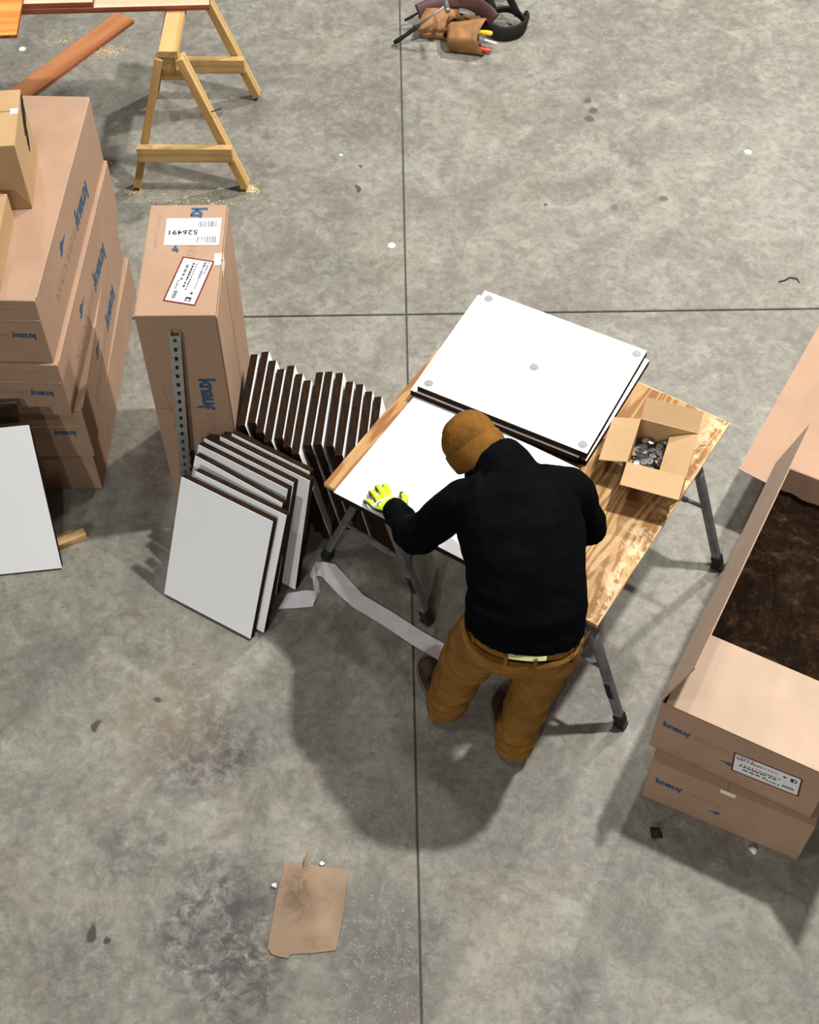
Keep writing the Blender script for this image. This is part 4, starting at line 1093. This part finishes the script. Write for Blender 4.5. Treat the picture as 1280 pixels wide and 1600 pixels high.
for s in (-1, 1):
    bm = bmesh.new(); ball(bm, H(s * .031, .066, .0) - PR, .012, .012, .012, HF); link('eye', bm_mesh(bm), M['eye'], body, True)
bm = bmesh.new()
for s in (-1, 1): ball(bm, H(s * .05, .03, -.075) - PR, .028, .04, .04, HF)
ball(bm, H(0, .058, -.098) - PR, .036, .028, .026, HF)
link('beard', fuse(bm, .005, 4), M['hair'], body)

def fold_fn(amp, sc, seed, z=(0, 9), elbows=()):
    def f(co):
        v = mnoise.fractal(Vector((co.x * sc, co.y * sc, co.z * sc * 1.6)) + Vector((seed, seed, 0)), 1.0, 2.0, 3)
        r_ = amp * v
        for e_, rad, am, dirn, fr in elbows:
            d = (co - e_).length
            if d < rad: r_ += am * (1 - d / rad) * math.sin(fr * (co - e_).dot(dirn) + 2.0 * mnoise.noise(co * 9))
        return r_
    return f
# trousers
bm = bmesh.new()
rings = []
wb_ = Vector((0.0, -.20, 1)).normalized()
for c, hw, hd in ((Vector((.388, 2.465, 1.0)), .166, .108), (Vector((.387, 2.463, .955)), .182, .124), (Vector((.386, 2.455, .90)), .194, .140), (Vector((.384, 2.452, .83)), .196, .142), (Vector((.382, 2.46, .765)), .188, .118), (Vector((.382, 2.47, .725)), .172, .095)):
    rings.append((c, prt * hw, Vector((.045, .385, .05)).normalized() * hd, .88))
loft(bm, rings, 28)
limb(bm, [hipL + Vector((0, 0, .0)), hipL.lerp(kneeL, .5), kneeL, kneeL.lerp(ankL, .55), ankL + Vector((.002, .0, -.02))], [(.106, .114), (.104, .106), (.092, .092), (.082, .086), (.080, .090)], 20, (0, 1, 0), False)
limb(bm, [hipR + Vector((0, 0, .0)), hipR.lerp(kneeR, .5), kneeR, kneeR.lerp(ankR, .55), ankR + Vector((.0, .004, -.03))], [(.104, .114), (.104, .106), (.092, .092), (.080, .086), (.078, .086)], 20, (0, 1, 0), False)
legd = Vector((0.05, 0.1, 1)).normalized()
tf = fold_fn(0.011, 10, 2.0, elbows=[(kneeL + Vector((.05, -.03, .02)), .16, .006, Vector((.2, .1, 1)).normalized(), 95), (kneeR + Vector((0, -.06, .02)), .15, .005, Vector((.25, .3, 1)).normalized(), 90), (ankL + Vector((0, 0, .08)), .16, .008, legd, 110), (ankR + Vector((0, 0, .08)), .16, .008, legd, 105), (Vector((.36, 2.38, .80)), .16, .006, Vector((.5, .2, .8)).normalized(), 85)])
tro = link('trousers', fuse(bm, .0085, 5, PR, tf), M['duck'], body)
# waistband, belt loops, pockets
def arc_strip(bm, cz, hw, hd, c0, a0, a1, h, off, n=22, tilt=0.0):
    c0 = Vector(c0); b = Vector((.045, .385, .05)).normalized()
    prev = None
    for i in range(n + 1):
        t = R(a0 + (a1 - a0) * i / n); cs, sn = math.cos(t), math.sin(t)
        cs = math.copysign(abs(cs) ** .88, cs); sn = math.copysign(abs(sn) ** .88, sn)
        p = c0 + prt * (hw + off) * cs + b * (hd + off) * sn + Vector((0, 0, tilt * cs))
        row = (bm.verts.new(p - PR), bm.verts.new(p + Vector((0, 0, h)) - PR))
        if prev: bm.faces.new((prev[0], row[0], row[1], prev[1]))
        prev = row
bm = bmesh.new(); arc_strip(bm, 0, .192, .138, (.387, 2.460, .884), 180, 360, .036, .0115)
bmesh.ops.solidify(bm, geom=bm.faces[:], thickness=.004)
link('waistband', bm_mesh(bm), M['duck'], tro, True)
def loop_at(t, z0_, z1_):
    b = Vector((.045, .385, .05)).normalized(); c0 = Vector((.387, 2.460, 0))
    cs, sn = math.cos(R(t)), math.sin(R(t)); nrm = (prt * cs * .194 + b * sn * .142); d = nrm.normalized()
    p = c0 + nrm + d * .011; tang = Vector((0, 0, 1)).cross(d).normalized()
    bm = bmesh.new(); add_box(bm, -.0065, -.003, z0_, .0065, .003, z1_, 0, plane_frame(Vector((p.x, p.y, 0)) - PR, tang, Vector((0, 0, 1)).cross(tang)), .001)
    link('belt_loop', bm_mesh(bm), M['duck'], tro)
for t in (255, 282, 215, 322): loop_at(t, .872, .932)
bm = bmesh.new(); arc_strip(bm, 0, .190, .134, (.387, 2.462, .926), 258, 290, .032, .0120)
bmesh.ops.solidify(bm, geom=bm.faces[:], thickness=.003)
link('undershirt', bm_mesh(bm), M['undershirt'], body, True)
for (pa, pb) in ((Vector((.555, 2.365, .875)), Vector((.60, 2.42, .925))), (Vector((.535, 2.345, .845)), Vector((.57, 2.37, .868))), (Vector((.205, 2.39, .845)), Vector((.19, 2.46, .90)))):
    bm = bmesh.new(); add_tube(bm, [pa - PR, pa.lerp(pb, .5) + Vector((0, -.006, 0)) - PR, pb - PR], .0035, 6)
    link('pocket_edge', bm_mesh(bm), M['boot'], tro, True)

# sweater
bm = bmesh.new(); rings = []
hw = [0.205, 0.202, 0.198, 0.215, 0.205, 0.125]; hd = [0.150, 0.142, 0.138, 0.142, 0.128, 0.090]
hemc = Vector((.386, 2.464, .922))
sp2 = [hemc, Vector((.388, 2.485, 1.01))] + spine[2:]
for i in range(6):
    rt = prt.lerp(srt, i / 5).normalized()
    d = (sp2[min(i + 1, 5)] - sp2[max(i - 1, 0)]).normalized() if i else Vector((0, .08, 1)).normalized()
    b = -rt.cross(d).normalized()
    rings.append((sp2[i], rt * hw[i], b * hd[i], 0.88))
loft(bm, rings, 28)
limb(bm, [spine[4] + srt * -.09, shL, shL.lerp(elL, .55), elL, elL.lerp(wrL, .6), wrL + Vector((-.003, .000, .000))], [(.10, .10), (.082, .085), (.068, .070), (.062, .064), (.052, .054), (.043, .043)], 20, (0, 0, 1), False)
limb(bm, [spine[4] + srt * .09, shR, shR.lerp(elR, .55), elR, elR.lerp(wrR, .6), wrR], [(.10, .10), (.084, .086), (.070, .072), (.064, .066), (.052, .054), (.043, .043)], 20, (0, 0, 1), False)
limb(bm, [spine[4], spine[5] + Vector((-.004, .012, .012)), neckB.lerp(headC, .52) + Vector((0.012, -.004, .020))], [(.12, .10), (.094, .086), (.088, .084)], 20, (0, 0, 1), False)
sf = fold_fn(0.0045, 12, 5.0, elbows=[(elL, .15, .006, (wrL - shL).normalized(), 100), (elR, .14, .005, (wrR - shR).normalized(), 90), (shL + Vector((.03, 0, .02)), .13, .005, Vector((.7, .7, .2)).normalized(), 80), (Vector((.22, 2.42, 1.02)), .16, .008, Vector((0, .4, .9)), 80), (Vector((.36, 2.40, 1.0)), .25, .004, Vector((0, .45, .89)), 60)])
link('sweater', fuse(bm, .0085, 5, PR, sf), M['fleece'], body)

# beanie with turned-up cuff
bm = bmesh.new(); rings = []
for z, r_, off in ((-.030, .094, -.012), (.0, .100, -.014), (.03, .103, -.016), (.055, .101, -.018), (.085, .091, -.02), (.108, .072, -.022), (.124, .045, -.022), (.131, .015, -.022)):
    tl = .016 * max(0.0, min(1.0, (.085 - z) / .115))
    rings.append((H(0, off, z + tl) - PR, HF @ Vector((r_ * .93, 0, 0)), HF @ Vector((0, r_ * 1.10, tl))))
loft(bm, rings, 32)
bn = link('beanie', fuse(bm, .006, 4, (0, 0, 0), lambda co: .0025 * mnoise.fractal(co * 26, 1, 2, 3) - .004 * math.exp(-(abs((co - (H(.02, 0, .07) - PR)).dot(HF @ Vector((.7, .3, .65)))) / .008) ** 2)), M['knit'], body)
bm = bmesh.new(); prevr = None
prof = [(.092, -.064), (.099, -.066), (.105, -.058), (.109, -.022), (.108, .004), (.104, .012), (.099, .010)]
nn_ = 40; rows = []
for k_ in range(nn_):
    t = 2 * math.pi * k_ / nn_; wv = 1 + .012 * math.sin(5 * t + 1) + (.05 * math.exp(-((t - .35) / .16) ** 2))
    rows.append([bm.verts.new(H(r_ * .93 * math.cos(t) * wv, -.014 + r_ * 1.09 * math.sin(t) * wv, z_ + .004 * math.sin(3 * t) + .016 * (1 + math.sin(t))) - PR) for r_, z_ in prof])
for k_ in range(nn_):
    A, B = rows[k_], rows[(k_ + 1) % nn_]
    for j in range(len(prof)): bm.faces.new((A[j], B[j], B[(j + 1) % len(prof)], A[(j + 1) % len(prof)]))
link('turned_cuff', bm_mesh(bm), M['knit'], bn, True)

# gloves
def glove(side):
    bm = bmesh.new(); hand(bm, side, .0016)
    me = fuse(bm, .0026, 3, PR)
    f = hand_path(side)
    for mname in ('hivis', 'glove_black', 'glove_grey'): me.materials.append(M[mname])
    fingers = {k: [Vector(q) - PR for q in v] for k, v in f.items()}
    a_, b_ = fingers['pinky'][0], fingers['index'][0]; mid = (a_ + b_) / 2
    wr = (wrL if side == 'L' else wrR) - PR; d = (mid - wr); d.z = 0; d.normalize(); ac = (b_ - a_).normalized()
    for p in me.polygons:
        c = p.center; mi = 0
        if p.normal.z < 0.42: mi = 1
        for k, pl_ in fingers.items():
            sg = pl_[3] - pl_[2]; tt_ = (c - pl_[2]).dot(sg) / sg.length_squared
            if tt_ > .30 and (c - pl_[2] - sg * min(tt_, 1.0)).length < .0165: mi = 1
            # black sidewalls between the fingers
        s = (c - mid).dot(d); l_ = (c - mid).dot(ac)
        if mi == 0 and -.016 < s < .004 and abs(l_) < .050: mi = 2
        p.material_index = mi
    g_ = link('glove', me, [M['hivis']], body)
    tag(g_, 'hi-vis yellow glove with black fingertips and a grey knuckle band')
    if side == 'L':
        bm = bmesh.new()
        c = mid - d * .030 - ac * .026 + Vector((0, 0, .0335))
        nz = Vector((.05, -.22, 1)).normalized(); xd = (d - nz * d.dot(nz)).normalized(); yd = nz.cross(xd)
        mt = plane_frame(c, xd, yd)
        add_box(bm, -.014, -.008, 0, .014, .008, .002, 0, mt); 
        gp = link('logo_patch', bm_mesh(bm), M['glove_black'], g_)
        bm = bmesh.new(); add_box(bm, -.004, -.0055, .0018, .0105, .0055, .0028, 0, mt); link('patch_mark', bm_mesh(bm), M['glove_grey'], gp)
glove('L'); glove('R')

# boots
def boot(ank, toe):
    fd = (toe - ank); fd.z = 0; fd.normalize(); rt = Vector((fd.y, -fd.x, 0)); Z = Vector((0, 0, 1))
    base = Vector((ank.x, ank.y, 0)) + fd * .02
    bm = bmesh.new()
    prof = [(-.06, .030, .020, .050), (-.05, .038, .040, .058), (-.02, .044, .050, .066), (.04, .043, .046, .062), (.10, .048, .034, .050), (.15, .050, .028, .044), (.195, .042, .024, .040), (.222, .022, .014, .034)]
    loft(bm, [(base + fd * t + Z * zc, rt * w_, Z * h_, .8) for t, w_, h_, zc in prof], 20)
    loft(bm, [(ank + Z * .10 - fd * .015, rt * .050, fd * .055), (ank + Z * .02 - fd * .005, rt * .046, fd * .055), (base + Z * .05 + fd * .0, rt * .043, fd * .055)], 20)
    b = link('boot', fuse(bm, .0055, 3, PR), M['boot'], body)
    bm = bmesh.new()
    out = [(-.070, .012), (-.064, .032), (-.03, .044), (.04, .042), (.10, .051), (.15, .054), (.20, .045), (.228, .022)]
    pts_ = [(t, w_) for t, w_ in out] + [(t, -w_) for t, w_ in reversed(out)]
    prism(bm, pts_, .0012, .024, 0, plane_frame(base - PR, fd, Z.cross(fd)))
    link('sole', bm_mesh(bm), M['sole'], b)
    bm = bmesh.new()
    for k_, t in enumerate((.045, .062, .079, .096)):
        add_tube(bm, [base + fd * t + rt * -.030 + Z * (.094 - .004 * k_) - PR, base + fd * (t + .004) + Z * (.113 - .007 * k_) - PR, base + fd * t + rt * .030 + Z * (.094 - .004 * k_) - PR], .003, 6)
    tag(link('laces', bm_mesh(bm), M['boot_dark'], b), kind='stuff')
    bm = bmesh.new(); loft(bm, [(base + fd * .03 + Z * .10, rt * .034, fd * .025 + Z * .02), (base + fd * .06 + Z * .099, rt * .034, Z * .012), (base + fd * .105 + Z * .083, rt * .026, Z * .008)], 14)
    link('tongue', fuse(bm, .005, 2, PR), M['boot_dark'], b)
boot(ankL, toeL); boot(ankR, toeR)

# ------------------------------------------------------------------ tool belt at the top
TB = Vector((0.30, 7.0, 0))
tb = thing('tool_belt', 'tan leather tool belt with pouches and dark padded waist strap, lying on the floor', 'tool belt', TB)
def pouch(name, p, q, up, w0, h0, w1, h1, depth=0.9):
    """open bag from closed end p to mouth q"""
    p = Vector(p); q = Vector(q); d = (q - p).normalized(); u = Vector(up); x = u.cross(d).normalized(); u = d.cross(x)
    bm = bmesh.new(); rows = []
    L = (q - p).length; n = 28
    st = [(0, .75), (.12, 1), (.4, 1.02), (.75, 1), (1, 1.04)]
    prof = []
    for s, k_ in st: prof.append((s, k_, 0))
    for s, k_ in ((1.0, .96), (.6, .93), (.15, .88)): prof.append((s, k_, 1))
    prev = None
    for s, k_, inn in prof:
        w_ = (w0 + (w1 - w0) * s) * k_; h_ = (h0 + (h1 - h0) * s) * k_
        row = []
        for i in range(n):
            t = 2 * math.pi * i / n; cs, sn = math.cos(t), math.sin(t)
            cs = math.copysign(abs(cs) ** .55, cs); sn = math.copysign(abs(sn) ** .55, sn)
            pt = p + d * L * s + x * cs * w_ + u * sn * h_
            pt += mnoise.noise_vector(pt * 9) * .010
            if s > .9: pt += d * .03 * cs * sn
            pt.z = max(pt.z, .004)
            row.append(bm.verts.new(pt))
        if prev:
            for i in range(n):
                f = bm.faces.new((prev[i], prev[(i + 1) % n], row[(i + 1) % n], row[i])); f.material_index = inn
        else: bm.faces.new(row[::-1])
        prev = row
    f = bm.faces.new(prev); f.material_index = 1
    return link(name, bm_mesh(bm), [M['leather'], M['leather_in']], tb, True)
# local coordinates relative to TB
pouch('front_pouch', (-.070, -.065, .072), (.125, -.085, .078), (.25, -.25, 1), .072, .062, .092, .074)
pouch('left_pouch', (-.02, .075, .078), (-.215, .085, .070), (0, -.35, 1), .070, .030, .085, .034)
pouch('lower_left_pouch', (-.225, .055, .030), (-.06, .045, .032), (0, -.3, 1), .050, .024, .062, .028)
pouch('rear_pouch', (-.17, .20, .05), (.02, .22, .06), (0, -.3, 1), .06, .045, .065, .05)
bm = bmesh.new()   # suede gusset spreading from the front pouch
rows = []
for j in range(9):
    rows.append([])
    for i in range(13):
        s = i / 12; t = j / 8
        x = -.06 + .22 * s; y = -.02 + .13 * t * (1 - .35 * s); z = .165 - .055 * t - .05 * abs(s - .45) + .012 * math.sin(7 * s + 3 * t)
        rows[-1].append(bm.verts.new((x, y, z)))
for j in range(8):
    for i in range(12): bm.faces.new((rows[j][i], rows[j][i + 1], rows[j + 1][i + 1], rows[j + 1][i]))
bmesh.ops.solidify(bm, geom=bm.faces[:], thickness=.005)
link('suede_flap', bm_mesh(bm), M['leather'], tb, True)
def band(name, pts, h, th_, mat, tilt=0.0, up=(0, 0, 1)):
    bm = bmesh.new(); P = [Vector(p) for p in pts]; prev = None
    # smooth path
    path = []
    for i in range(len(P) - 1):
        p0 = P[max(i - 1, 0)]; p1 = P[i]; p2 = P[i + 1]; p3 = P[min(i + 2, len(P) - 1)]
        for k_ in range(6):
            t = k_ / 6; path.append(0.5 * ((2 * p1) + (p2 - p0) * t + (2 * p0 - 5 * p1 + 4 * p2 - p3) * t * t + (3 * p1 - p0 - 3 * p2 + p3) * t ** 3))
    path.append(P[-1])
    for i, p in enumerate(path):
        d = (path[min(i + 1, len(path) - 1)] - path[max(i - 1, 0)]).normalized(); u = Vector(up); u = (u - d * u.dot(d)).normalized(); x = d.cross(u)
        row = []
        for (a_, b_) in ((-1, -.8), (-1, .8), (-.6, 1), (.6, 1), (1, .8), (1, -.8), (.6, -1), (-.6, -1)):
            v = p + x * a_ * th_ / 2 + u * b_ * h / 2; v.z = max(v.z, .003); row.append(bm.verts.new(v))
        if prev:
            for k_ in range(8): bm.faces.new((prev[k_], prev[(k_ + 1) % 8], row[(k_ + 1) % 8], row[k_]))
        else: bm.faces.new(row[::-1])
        prev = row
    bm.faces.new(prev)
    return link(name, bm_mesh(bm), M[mat], tb, True)
band('padded_strap', [(.14, .10, .05), (.19, .03, .045), (.26, -.005, .042), (.345, .02, .045), (.392, .09, .05), (.385, .15, .06)], .075, .022, 'webbing', up=(.25, .35, 1))
band('padded_strap', [(.16, .12, .07), (.22, .17, .08), (.30, .17, .085), (.36, .13, .07), (.39, .10, .05)], .06, .020, 'webbing', up=(.1, -.6, 1))
band('waist_belt', [(.34, .10, .10), (.29, .20, .15), (.24, .29, .16), (.21, .36, .10), (.20, .42, .05)], .05, .010, 'webbing', up=(.3, .2, 1))
band('waist_belt', [(.20, .16, .10), (.17, .25, .15), (.22, .34, .12), (.30, .36, .06)], .045, .010, 'webbing', up=(.6, .2, .6))
band('leather_pad', [(-.24, .12, .105), (-.14, .16, .125), (-.03, .19, .135), (.06, .165, .14), (.15, .11, .12), (.20, .06, .09)], .085, .024, 'maroon', up=(0, .62, .78))
band('leather_pad', [(-.16, .24, .10), (-.03, .28, .125), (.08, .27, .13), (.17, .21, .10)], .08, .024, 'maroon', up=(0, .7, .7))
bm = bmesh.new(); add_tube(bm, [(-.05, .25, .168), (-.03, .225, .160), (0, .22, .158), (.02, .24, .160), (0, .265, .170), (-.03, .27, .172), (-.05, .25, .168)], .008, 8)
link('buckle', bm_mesh(bm), M['disc_metal'], tb, True)
# hammer resting over the belt
hm = thing('hammer', 'steel hammer with a black rubber grip lying across the tool belt', 'hammer')
ha, hc = Vector((-.074, 6.938, .022)), Vector((.222, 6.962, .258))
hm.matrix_world = frame(ha, hc); Lh = (hc - ha).length
bm = bmesh.new(); add_tube(bm, [(0, .008, 0), (.03, .004, 0), (.08, 0, 0), (.15, 0, 0), (.185, 0, 0)], [.015, .0175, .0145, .0155, .012], 12, 0, True, .75); link('grip', bm_mesh(bm), M['rubber'], hm, True)
bm = bmesh.new(); add_tube(bm, [(.18, 0, 0), (.25, 0, 0), (Lh, 0, 0)], [.010, .0085, .0095], 10, 0, True, .7); link('shaft', bm_mesh(bm), M['disc_metal'], hm, True)
bm = bmesh.new(); add_tube(bm, [(Lh, -.062, 0), (Lh, -.045, 0), (Lh, -.043, 0), (Lh, -.018, 0), (Lh, .02, 0), (Lh - .004, .055, 0), (Lh - .018, .085, 0)], [.015, .0155, .011, .013, .0125, .010, .004], 12)
link('head', bm_mesh(bm), M['disc_metal'], hm, True)
bm = bmesh.new(); add_tube(bm, [(-.016, 7.125, .045), (.03, 7.13, .07), (.062, 7.135, .088)], [.008, .009, .006], 8)
link('black_handle', bm_mesh(bm), M['rubber']); bpy.data.objects['black_handle'].name = 'punch'
tag(bpy.data.objects['punch'], 'thin black handled punch poking out at the left of the tool belt', 'punch')
def driver(label, p, q, r_, mat, shaft, name):
    t = thing(name, label, 'tool'); t.matrix_world = frame(p, q); L = (Vector(q) - Vector(p)).length
    bm = bmesh.new(); add_tube(bm, [(-.01, 0, 0), (0, 0, 0), (L * .2, 0, 0), (L * .6, 0, 0), (L * .9, 0, 0), (L, 0, 0)], [r_ * .6, r_ * .95, r_ * .85, r_, r_ * .9, r_ * .5], 10); link('handle', bm_mesh(bm), M[mat], t, True)
    bm = bmesh.new(); add_tube(bm, [(-shaft, 0, 0), (-.008, 0, 0)], .003, 8); link('shaft', bm_mesh(bm), M['disc_metal'], t, True)
driver('yellow handled screwdriver sticking out of the front leather pouch', (.400, 6.955, .085), (.49, 6.945, .080), .016, 'yellow_h', .06, 'screwdriver')
driver('red handled pliers at the mouth of the front leather pouch', (.38, 6.885, .030), (.485, 6.865, .020), .013, 'red_h', .04, 'pliers')
driver('white tipped marker beside the yellow screwdriver', (.45, 6.918, .055), (.515, 6.90, .045), .007, 'white_pl', .05, 'marker')
